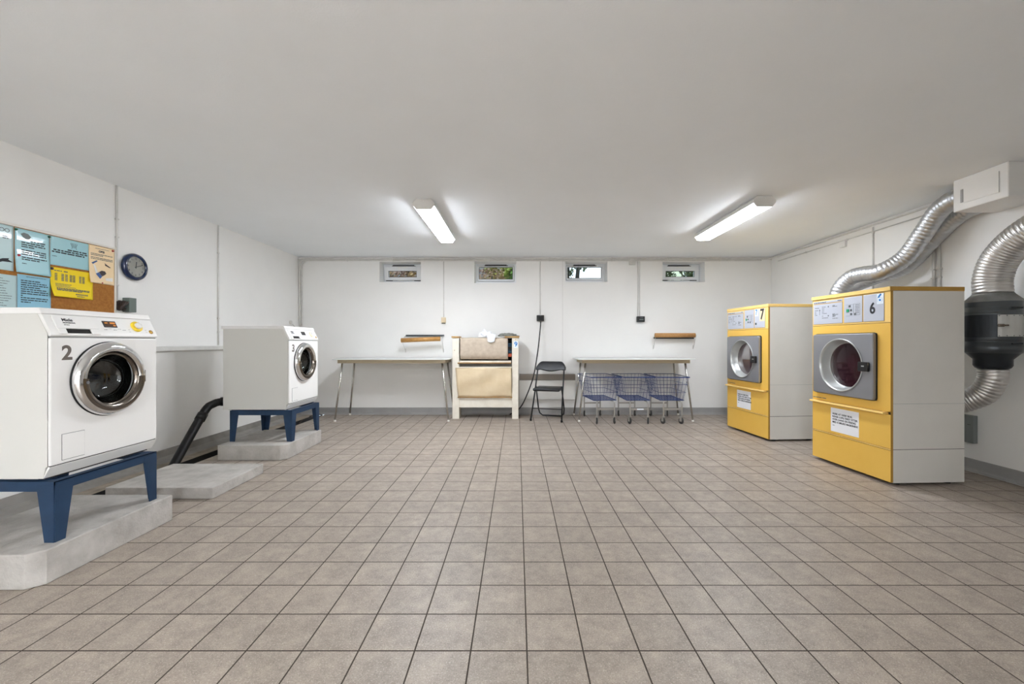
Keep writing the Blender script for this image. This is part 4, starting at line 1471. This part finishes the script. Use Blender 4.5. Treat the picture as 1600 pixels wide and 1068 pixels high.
# ------------------------------------------------------------------ dryers
def dryer(x, y, rz, seven, label):
    W, D, Z = 0.787, 0.60, 1.532
    t = thing('tumble_dryer', label, 'tumble dryer', (x, y, 0), rz, 'yellow fronted tumble dryers')
    # white cabinet, open behind the front
    b = MB()
    zc = Z - 0.034
    b.face([(D, 0, 0.022), (D, W, 0.022), (D, W, zc), (D, 0, zc)])
    b.face([(0.02, 0, 0.022), (D, 0, 0.022), (D, 0, zc), (0.02, 0, zc)])
    b.face([(0.02, W, 0.022), (0.02, W, zc), (D, W, zc), (D, W, 0.022)])
    b.face([(0.02, 0, 0.022), (0.02, W, 0.022), (D, W, 0.022), (D, 0, 0.022)])
    b.face([(0.02, 0, zc), (D, 0, zc), (D, W, zc), (0.02, W, zc)])
    cab = b.build('cabinet', M['dryer_side'], t)
    s = MB()
    s.box(0.02, D, -0.0008, 0.0006, 0.277, 0.2805)
    s.build('side_seam', M['dark'], cab)
    s = MB()
    s.box(0.02, D, -0.0006, 0.0006, 0.629, 0.6305)
    s.build('upper_side_seam', M['print_grey'], cab)
    for xx in (0.10, D - 0.08):
        for yy in (0.06, W - 0.06):
            MB().cyl((xx, yy, 0), 0.025, 0.0, 0.022, 'z', 14).build('foot', M['rubber'], t)
    # top with trim all round
    tp = MB()
    tp.box(-0.004, D + 0.002, -0.003, W + 0.003, zc + 0.0005, Z, 0.004)
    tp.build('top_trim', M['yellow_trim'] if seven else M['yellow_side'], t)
    if not seven:
        tf = MB()
        tf.box(-0.0085, -0.0045, -0.003, W + 0.003, zc + 0.002, Z - 0.001, 0.001)
        tf.build('front_trim', M['yellow_trim'], t)
    # upper control section
    cp = MB()
    cp.box(0.0, 0.0195, 0.0, W, 1.256, zc, 0.003)
    con = cp.build('control_panel', M['yellow_trim'], t)
    ed = MB()
    ed.box(0.0, 0.0195, -0.0012, -0.0002, 0.03, zc)
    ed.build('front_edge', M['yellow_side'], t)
    ul = MB()
    ul.box(0.002, 0.0195, 0.004, W - 0.004, 1.2525, 1.2556)
    ul.build('shadow_gap', M['yellow_side'], con)
    mx = lambda u, z, xo=-0.0004: frame((xo, u, z), (0, -1, 0), (0, 0, 1))
    plates = [(0.443, 0.772, 1.272, 1.455), (0.245, 0.424, 1.272, 1.488), (0.052, 0.234, 1.272, 1.488)]
    pl = []
    for (a0, a1, c0, c1) in plates:
        p = MB()
        p.box(-0.003, 0.0, a0, a1, c0, c1, 0.001)
        pl.append(p.build('control_plate', M['silver_plate'], t))
        p = MB()
        for q in ((a0 - .003, a1 + .003, c0 - .003, c0 - .0004), (a0 - .003, a1 + .003, c1 + .0004, c1 + .003), (a0 - .003, a0 - .0004, c0, c1), (a1 + .0004, a1 + .003, c0, c1)):
            p.box(-0.001, 0.0, *q)
        p.build('plate_rim', M['yellow_side'], pl[-1])
    p = MB()
    p.box(-0.003, 0.0, 0.443, 0.772, 1.462, 1.482, 0.001)
    strip = p.build('name_strip', M['silver_plate'], t)
    p = MB()
    m0 = mx(0.772, 1.470, -0.0034)
    add_words(p, m0, 0.008, 0.15, 0, 0.007)
    add_words(p, m0, 0.28, 0.325, 0.002, 0.007)
    p.build('name_print', M['ink_soft'], strip)
    # print on plate 1
    p = MB()
    m0 = mx(0.772, 1.272, -0.0034)
    for (x0, x1, yy) in ((0.02, 0.07, .15), (0.02, 0.06, .128), (0.02, 0.035, .112), (0.02, 0.035, .098), (0.02, 0.05, .084), (0.105, 0.15, .155), (0.105, 0.135, .14), (0.105, 0.135, .125), (0.105, 0.13, .11),
                         (0.105, 0.16, .095), (0.105, 0.12, .072), (0.105, 0.175, .054), (0.225, 0.255, .160), (0.225, 0.275, .152), (0.225, 0.25, .085), (0.225, 0.29, .078), (0.225, 0.26, .070), (0.225, 0.255, .062), (0.225, 0.285, .045)):
        add_words(p, m0, x0, x1, yy, 0.0048)
    for (cx_, cy_) in ((0.078, .128), (0.178, .155), (0.178, .072)):
        add_rect(p, m0, cx_ - .005, cx_ + .005, cy_ - .006, cy_ + .006)
    add_rect(p, m0, 0.0765, 0.0795, 0.085, 0.12)
    p.build('plate_print', M['ink_soft'], pl[0])
    m1 = mx(0.424, 1.272, -0.0036)
    for (cx_, cy_) in ((0.058, .138), (0.072, .104), (0.074, .070), (0.112, .068)):
        p = MB()
        add_rect(p, m1, cx_ - .009, cx_ + .009, cy_ - .009, cy_ + .009, 0.002)
        p.build('button', M['ink_soft'], pl[1])
    p = MB()
    add_rect(p, m1, 0.026, 0.052, 0.09, 0.114, 0.002)
    p.build('start_button', M['button_green'], pl[1])
    p = MB()
    for k in range(6):
        add_words(p, m1, 0.115, 0.15, 0.145 - k * 0.013, 0.004)
    for q in ((0.095, 0.16, 0.154, 0.1552), (0.095, 0.0962, 0.075, 0.155), (0.159, 0.160, 0.06, 0.155), (0.125, 0.16, 0.06, 0.0612), (0.02, 0.09, 0.122, 0.123), (0.02, 0.09, 0.152, 0.153), (0.02, 0.06, 0.055, 0.056), (0.02, 0.06, 0.083, 0.084)):
        add_rect(p, m1, *q)
    p.build('plate_print', M['ink_soft'], pl[1])
    # numbers
    if not seven:
        p = MB()
        add_text(p, '6', 0.122, mx(0.150, 1.372, -0.0042), 0.0030, width=0.047)
        p.build('large_number', M['ink'], pl[2])
        p = MB()
        p.box(-0.0036, -0.0031, 0.056, 0.112, 1.405, 1.486)
        sk = p.build('number_sticker', M['sticker'], pl[2])
        p = MB()
        add_text(p, '6', 0.096, mx(0.085, 1.446, -0.0043), 0.0022, width=0.043)
        p.build('small_number', M['digit_blue'], pl[2])
    else:
        p = MB()
        p.box(-0.0036, -0.0031, 0.055, 0.142, 1.345, 1.486)
        sk = p.build('number_sticker', M['paper_cream'], pl[2])
        p = MB()
        add_text(p, '7', 0.165, mx(0.098, 1.417, -0.0044), 0.004, width=0.068)
        p.build('large_number', M['ink'], pl[2])
        p = MB()
        p.box(-0.0036, -0.0031, 0.170, 0.228, 1.405, 1.486)
        sk = p.build('number_sticker', M['sticker'], pl[2])
        p = MB()
        add_text(p, '7', 0.09, mx(0.199, 1.446, -0.0043), 0.002, width=0.036)
        p.build('small_number', M['digit_blue'], pl[2])
        p = MB()
        b2 = MB()
        b2.lathe([(0, 0), (0.012, 0), (0.012, 0.006), (0, 0.007)], (0, 0, 0), 'z', 16)
        b2.box(-0.002, 0.002, -0.006, 0.006, 0.007, 0.009)
        p.merge(b2.bm, mx(0.205, 1.318, -0.0032))
        p.build('key_switch', M['filter_steel'], pl[2])
    # door surround, door
    cy, cz = 0.430, 0.905
    fs = MB()
    fs.plate_hole(0.0, W, 0.565, 1.252, cy, cz, 0.236, 0.0, 0.0195, 0.004, 0.003)
    sur = fs.build('front_panel', M['yellow'], t)
    p = MB()
    add_words(p, mx(W - 0.01, 0.588), 0.0, 0.16, 0, 0.007)
    p.build('maker_print', M['ink_soft'], sur)
    dr = MB()
    dr.plate_hole(0.113, 0.738, 0.640, 1.176, cy, cz, 0.222, -0.036, -0.001, 0.018, 0.008)
    door = dr.build('door', M['door_silver'], t)
    sh = MB()
    sh.plate_hole(0.108, 0.743, 0.635, 1.181, cy, cz, 0.235, -0.010, -0.0006, 0.02)
    sh.build('door_gasket', M['rubber'], door)
    bo = MB()
    bo.lathe([(0.226, -0.0365), (0.230, -0.041), (0.224, -0.043), (0.218, -0.040), (0.212, -0.02), (0.196, 0.03), (0.190, 0.038), (0.186, 0.038)], (0, cy, cz), 'x', 80)
    bo.build('door_bowl', M['bowl_silver'], door)
    gl = MB()
    gl.lathe([(0.1895, 0.037), (0.12, 0.030), (0.05, 0.0275), (0, 0.027), (0, 0.033), (0.05, 0.0335), (0.12, 0.036), (0.1895, 0.042)], (0, cy, cz), 'x', 64)
    gl.build('door_glass', M['maroon_glass'], door)
    hd = MB()
    hd.box(-0.060, -0.037, 0.140, 0.228, 0.866, 0.944, 0.005)
    hnd = hd.build('door_handle', M['black'], door)
    MB().box(-0.0635, -0.0605, 0.165, 0.19, 0.905, 0.915, 0.001).build('handle_badge', M['bowl_silver'], door)
    dm = MB()
    dm.lathe([(0.235, 0.0455), (0.30, 0.06), (0.31, 0.07), (0.31, 0.50), (0, 0.50)], (0, cy, cz), 'x', 64)
    for k in range(3):
        a = k * 2 * PI / 3 + 0.9
        dm.tube([(0.09, cy + 0.28 * math.cos(a), cz + 0.28 * math.sin(a)), (0.48, cy + 0.28 * math.cos(a), cz + 0.28 * math.sin(a))], 0.035, 10)
    dm.build('drum', M['maroon_drum'], t)
    # lint drawer
    ld = MB()
    ld.box(0.0, 0.0195, 0.0, W, 0.284, 0.545, 0.003)
    lint = ld.build('filter_drawer', M['yellow'], t)
    hl = MB()
    hl.prism([(-0.030, 0.548), (-0.028, 0.560), (0.0195, 0.5645), (0.0195, 0.546), (-0.02, 0.544)], 'y', 0.035, W + 0.002, 0.002)
    hl.build('drawer_handle', M['yellow_trim'], lint)
    ls = MB()
    ls.box(-0.003, 0.0195, 0.0, W, 0.274, 0.281, 0.001)
    ls.build('drawer_lip', M['yellow_trim'], lint)
    sn = MB()
    u0, u1, n0, n1 = (0.278, 0.568, 0.307, 0.517) if not seven else (0.305, 0.575, 0.300, 0.515)
    sn.box(-0.0012, -0.0002, u0, u1, n0, n1)
    note = sn.build('reminder_sheet', M['paper_white'], t)
    p = MB()
    m0 = mx(u1, n1, -0.0016)
    for k, s_ in enumerate(('HUSK AT DERE SKAL', 'RENSE LOFILTERET ETTER', 'HVER GANG EN FERDIG', 'MED Å BRUKE MASKINEN!')):
        add_text(p, s_, 0.0225, m0 @ Matrix.Translation((0.018, -0.052 - k * 0.0245, 0)), 0.0004, 'LEFT')
    add_words(p, m0, 0.02, 0.045, -0.155, 0.004)
    p.build('reminder_print', M['ink'], note)
    pl_ = MB()
    pl_.box(0.0, 0.0195, 0.0, W, 0.026, 0.270, 0.003)
    pl_.build('plinth_panel', M['yellow'], t)
    gp = MB()
    gp.box(0.006, 0.0195, 0.003, W - 0.003, 0.2702, 0.2738)
    gp.build('plinth_gap', M['dark'], t)
    return t
dryer(2.864, 3.19, math.radians(3.0), False, 'yellow fronted tumble dryer numbered 6, the large one in front')
dryer(2.790, 4.622, math.radians(4.2), True, 'yellow fronted tumble dryer numbered 7, standing beyond dryer 6')

# ------------------------------------------------------------------ ducts, filter, box on the right
def P3(px, py, Y):
    return Vector(((px - 808) / 650 * Y, Y, H - (py - 535) / 650 * Y))
def duct(name, pts, R, pitch, m, label, amp=0.05):
    path = smooth_path(pts, pitch / 6)
    k = len(path)
    rs = []
    for i in range(k):
        ph = (i % 6) / 6
        rs.append(R * (1 - amp * (0.5 + 0.5 * math.cos(2 * PI * ph)) ** 3))
    b = MB()
    b.tube(path, rs, 40)
    return tag(b.build(name, m), label, 'duct')
duct('exhaust_duct', [P3(1309, 560, 4.34), P3(1309, 500, 4.34), P3(1310, 458, 4.33), P3(1328, 435, 4.25), P3(1350, 428, 4.12), P3(1376, 424, 3.98), P3(1414, 402, 3.85), P3(1442, 365, 3.73), P3(1466, 330, 3.6), (3.634, 3.48, 2.285), (3.636, 3.43, 2.296), (3.636, 3.386, 2.298)],
     0.077, 0.030, M['duct'], 'silver corrugated duct snaking over dryer 6 up to the white box')
duct('exhaust_duct', [(3.63, 4.64, 0.9), (3.63, 4.64, 1.3), (3.635, 4.63, 1.58), (3.665, 4.54, 1.705), (3.725, 4.34, 1.775), (3.785, 4.05, 1.845), (3.815, 3.79, 2.07), (3.818, 3.62, 2.19), (3.815, 3.47, 2.235), (3.815, 3.386, 2.24)],
     0.072, 0.030, M['duct'], 'second silver corrugated duct against the right wall, behind the first')
duct('exhaust_duct', [(3.680, 3.22, 1.479), (3.680, 3.22, 1.60), (3.681, 3.165, 1.745), (3.685, 3.03, 1.875), (3.70, 2.85, 1.965), (3.70, 2.6, 2.04), (3.70, 2.3, 2.09)],
     0.111, 0.022, M['duct_bright'], 'wide silver corrugated duct rising from the filter canister', 0.045)
duct('exhaust_duct', [(3.680, 3.22, 0.896), (3.680, 3.221, 0.82), (3.660, 3.27, 0.70), (3.60, 3.36, 0.625), (3.53, 3.39, 0.60), (3.482, 3.395, 0.595)],
     0.086, 0.022, M['duct_bright'], 'short silver corrugated duct bending from the filter canister behind dryer 6', 0.05)

t = thing('lint_filter', 'dark steel filter canister between two wide silver ducts behind dryer 6', 'filter', (3.680, 3.22, 0))
R = 0.157
b = MB()
b.lathe([(0.112, 1.478), (0.116, 1.470), (R + 0.006, 1.418), (R + 0.006, 1.410)], (0, 0, 0), 'z', 64)
b.build('top_cone', M['filter_cone'], t)
b = MB()
b.lathe([(R + 0.004, 1.410), (R, 1.405), (R, 1.375), (R - 0.003, 1.372), (R, 1.369), (R, 1.345), (R + 0.005, 1.341), (R + 0.005, 1.330), (R, 1.327), (R, 1.312)], (0, 0, 0), 'z', 64)
b.build('upper_band', M['filter_steel'], t)
b = MB()
b.lathe([(R - 0.004, 1.312), (R - 0.004, 1.14)], (0, 0, 0), 'z', 64)
b.build('canister_wall', M['filter_dark'], t)
b = MB()
b.lathe([(R, 1.14), (R, 1.112), (R - 0.003, 1.109), (R, 1.106), (R, 1.082), (R + 0.004, 1.078), (R + 0.004, 1.03), (R - 0.01, 1.02)], (0, 0, 0), 'z', 64)
b.build('lower_band', M['filter_band'], t)
b = MB()
b.lathe([(R - 0.01, 1.02), (0.106, 0.972), (0.106, 0.925), (0.095, 0.905), (0.084, 0.900)], (0, 0, 0), 'z', 64)
b.build('bottom_cone', M['filter_dark'], t)
def arcplate(a0, a1, z0, z1, r0, r1, m, name):
    b = MB()
    n = 16
    rows = []
    for i in range(n + 1):
        a = math.radians(a0 + (a1 - a0) * i / n)
        rows.append([b.bm.verts.new((r * math.cos(a), r * math.sin(a), z)) for r, z in ((r0, z0), (r1, z0), (r1, z1), (r0, z1))])
    for A, B in zip(rows, rows[1:]):
        for k in range(4):
            f = b.bm.faces.new((A[k], A[(k + 1) % 4], B[(k + 1) % 4], B[k]))
    b.bm.faces.new(rows[0])
    b.bm.faces.new(rows[-1][::-1])
    return b.build(name, m, t, recalc=True)
# camera looks along about (0.75, 0.65): the joint between dark plate and bright door faces the camera
mid = 229
arcplate(mid + 1, mid + 120, 1.145, 1.308, R - 0.003, R + 0.006, M['filter_plate'], 'access_door')
arcplate(mid - 100, mid - 1, 1.145, 1.308, R - 0.003, R + 0.004, M['filter_dark'], 'cover_plate')
def on_canister(ang, z, w, h, d, m, name):
    b = MB()
    a = math.radians(ang)
    mxx = frame(((R + 0.005) * math.cos(a), (R + 0.005) * math.sin(a), z), (-math.sin(a), math.cos(a), 0), (0, 0, 1))
    b.box(-w / 2, w / 2, -h / 2, h / 2, 0, d, min(w, h) * 0.2, mxx)
    b.lathe
    return b.build(name, m, t)
on_canister(mid + 7, 1.228, 0.035, 0.022, 0.012, M['chrome_dark'], 'latch')
on_canister(mid + 17, 1.228, 0.022, 0.012, 0.008, M['chrome_dark'], 'latch_hook')
for z in (1.358, 1.094):
    on_canister(mid + 38, z, 0.075, 0.012, 0.010, M['filter_dark'], 'band_clamp')
b = MB()
for k in range(7):
    a = math.radians(mid + 4 + k * 14)
    for z in (1.152, 1.301):
        b.cyl((0, 0, 0), 0.001, 0, 0.001, 'z', 6)
        b.lathe([(0.0, -0.003), (0.003, -0.002), (0.0035, 0.002), (0, 0.003)], ((R + 0.006) * math.cos(a), (R + 0.006) * math.sin(a), z), 'z', 8)
b.build('rivet', M['filter_dark'], t)

t = thing('vent_box', 'white boxed duct casing hung in the corner of ceiling and right wall', 'casing', (3.545, 3.0, 2.155))
MB().box(0.0, XR - 3.545 - 0.001, 0.0, 0.382, 0.0, ZC - 2.155 - 0.001, 0.006).build('casing', M['box_white'], t)
b = MB()
b.box(-0.004, -0.0002, 0.055, 0.30, 0.05, 0.205, 0.0015)
hat = b.build('hatch', M['box_white'], t)
b = MB()
b.box(-0.0052, -0.0042, 0.055, 0.0585, 0.05, 0.205)
b.build('hatch_gap', M['slot_grey'], hat)
b = MB()
b.box(-0.003, -0.0002, 0.305, 0.325, 0.06, 0.165, 0.001)
b.build('grip_slot', M['slot_grey'], t)

for k, (dy, lab) in enumerate(((0.0, 'white vertical pipe on the right wall behind the ducts, nearer the filter'), (0.05, 'white vertical pipe on the right wall behind the ducts, nearer the window wall'))):
    y = 3.83 + dy
    pipe_run('wall_pipe', [(XR - 0.014, y, 2.36), (XR - 0.014, y, 0.35)], 0.012, M['conduit'], lab, 'pipe', 'pipes on the right wall', [(XR - 0.014, y, 1.78, 'x'), (XR - 0.014, y, 1.7, 'x')], straight=True)
pipe_run('wall_pipe', [(XR - 0.010, 4.546, 2.36), (XR - 0.010, 4.546, 0.4)], 0.008, M['conduit'], 'thin vertical pipe on the right wall between the thermostat and the ducts', 'pipe', None, [(XR - 0.010, 4.546, 2.3, 'x')], straight=True)
pipe_run('cable_conduit', [(XR - 0.009, 6.2, 2.315), (XR - 0.009, 3.95, 2.315)], 0.0065, M['conduit'], 'thin horizontal conduit high on the right wall below the ceiling pipe', 'conduit', None, [(XR - 0.009, 5.6, 2.315, 'g'), (XR - 0.009, 4.9, 2.315, 'g')], straight=True)
t = thing('junction_box', 'small white junction box high on the right wall above dryer 7', 'junction box', (XR, 4.96, 2.27))
MB().box(-0.03, -0.0008, -0.045, 0.045, -0.035, 0.035, 0.004).build('housing', M['white_plastic'], t)
t = thing('wall_box', 'flat grey metal box low on the right wall behind dryer 6', 'wall box', (XR, 3.52, 0.245))
MB().box(-0.04, -0.0008, 0.0, 0.30, 0.0, 0.235, 0.003).build('housing', M['wall_box'], t)
b = MB()
for k in range(3):
    b.box(-0.041, -0.0405, 0.02 + 0.05 * k, 0.045 + 0.05 * k, 0.155, 0.158)
b.build('slot', M['dark'], t)

# ------------------------------------------------------------------ outside the windows
mb = MB()
nx, ny = 16, 14
V = []
for j in range(ny + 1):
    y = 6.72 + 6.6 * (j / ny)
    row = []
    for i in range(nx + 1):
        x = -9 + 20 * i / nx
        z = 1.96 + 0.0144 * (y - 6.7) ** 2 + max(0, y - 9.9) * 0.62 * min(1, max(0, (0.35 - x) / 0.5)) + 0.05 * noise.noise(Vector((x, y, 0)))
        row.append(mb.bm.verts.new((x, y, z)))
    V.append(row)
for j in range(ny):
    for i in range(nx):
        f = mb.bm.faces.new((V[j][i], V[j][i + 1], V[j + 1][i + 1], V[j + 1][i]))
        f.smooth = True
struct(mb.build('terrain', M['earth']))

def shrub(name, x, y, z, rx, rz, n, size, m, label, trunk=None):
    zg = 1.96 + 0.0144 * (y - 6.7) ** 2
    t = thing(name, label, 'shrub' if 'shrub' in name else 'tree', (x, y, zg))
    b = MB()
    for i in range(n):
        while True:
            p = Vector((random.uniform(-1, 1), random.uniform(-1, 1), random.uniform(-1, 1)))
            if p.length < 1:
                break
        p = Vector((p.x * rx, p.y * rx * 0.6, max(0.06, p.z * rz + z - zg)))
        s = size * random.uniform(0.6, 1.3)
        a = Vector((random.gauss(0, 1), random.gauss(0, 1), random.gauss(0, 1))).normalized()
        c = a.orthogonal().normalized()
        d = a.cross(c)
        b.bm.faces.new([b.bm.verts.new(p + q) for q in (c * s, d * s * 0.5, -c * s, -d * s * 0.5)])
    b.build('leaves', m, t)
    k = MB()
    for (a0, a1, r) in (trunk or [((0, 0, 0), (0.05, 0.05, z - zg + rz * 0.6), 0.02), ((0.02, 0, 0.1), (-rx * 0.5, 0, z - zg + rz * 0.4), 0.012)]):
        k.tube([a0, ((a0[0] + a1[0]) / 2 + 0.02, (a0[1] + a1[1]) / 2, (a0[2] + a1[2]) / 2), a1], [r, r * 0.8, r * 0.5], 8)
    k.build('stem', M['bark'], t)
    return t
shrub('autumn_shrub', -2.45, 9.2, 2.60, 1.2, 0.85, 4200, 0.05, M['leaf_autumn'], 'brown autumn shrub outside the first window from the left')
shrub('autumn_shrub', -0.62, 9.4, 2.42, 0.75, 0.34, 1500, 0.04, M['leaf_autumn'], 'brownish low shrub outside the second window, lower left')
shrub('green_shrub', -0.02, 8.4, 2.50, 0.24, 0.60, 1100, 0.05, M['leaf_green'], 'bright green shrub outside the second window, on its right side')
shrub('yellow_shrub', -0.40, 10.6, 2.95, 0.45, 0.45, 900, 0.05, M['leaf_yellow'], 'yellowing shrub outside the second window, top centre')
shrub('dark_tree', 0.95, 9.3, 2.70, 0.30, 0.95, 1500, 0.05, M['leaf_dark'], 'dark leafy tree outside the third window, on its left side', [((0.12, 0, 0), (0.16, 0, 2.6), 0.09)])
shrub('thin_tree', 1.36, 9.0, 2.86, 0.30, 0.28, 130, 0.045, M['leaf_dark'], 'thin leaning tree with sparse leaves outside the third window', [((-0.10, 0, 0), (0.02, 0, 1.8), 0.05), ((-0.03, 0, 0.65), (0.30, 0, 0.95), 0.01), ((0, 0, 1.0), (0.3, 0, 0.8), 0.008)])
shrub('green_shrub', 3.12, 9.0, 2.55, 0.32, 0.7, 1100, 0.05, M['leaf_dark'], 'dark green shrub outside the fourth window, on its left side')
shrub('green_shrub', 3.75, 9.0, 2.55, 0.22, 0.7, 700, 0.05, M['leaf_dark'], 'dark green shrub outside the fourth window, on its right side')
b = MB()
b.box(2.9, 4.6, 11.5, 11.7, 2.0, 5.0)
tag(b.build('garden_wall', M['render_wall']), 'pale rendered wall outside beyond the fourth window', 'wall')

# ------------------------------------------------------------------ world, camera, view
w = bpy.data.worlds.new('world')
bpy.context.scene.world = w
w.use_nodes = True
bg = w.node_tree.nodes['Background']
bg.inputs[0].default_value = (0.74, 0.88, 1.0, 1)
bg.inputs[1].default_value = 1.6

cam = bpy.data.cameras.new('camera')
cam.sensor_width = 36
cam.lens = 650 / 1600 * 36
cam.shift_x = -8 / 1600
cam.shift_y = 1 / 1600
cam.clip_start = 0.05
co = bpy.data.objects.new('camera', cam)
C.objects.link(co)
co.location = (0, 0, H)
co.rotation_euler = (PI / 2, 0, 0)
sc = bpy.context.scene
sc.camera = co
sc.view_settings.view_transform = 'Standard'
sc.view_settings.look = 'None'
sc.view_settings.exposure = 0.60
sc.view_settings.gamma = 1
sc.view_settings.use_curve_mapping = False
sc.cycles.max_bounces = 10
sc.cycles.diffuse_bounces = 6
sc.cycles.sample_clamp_indirect = 8
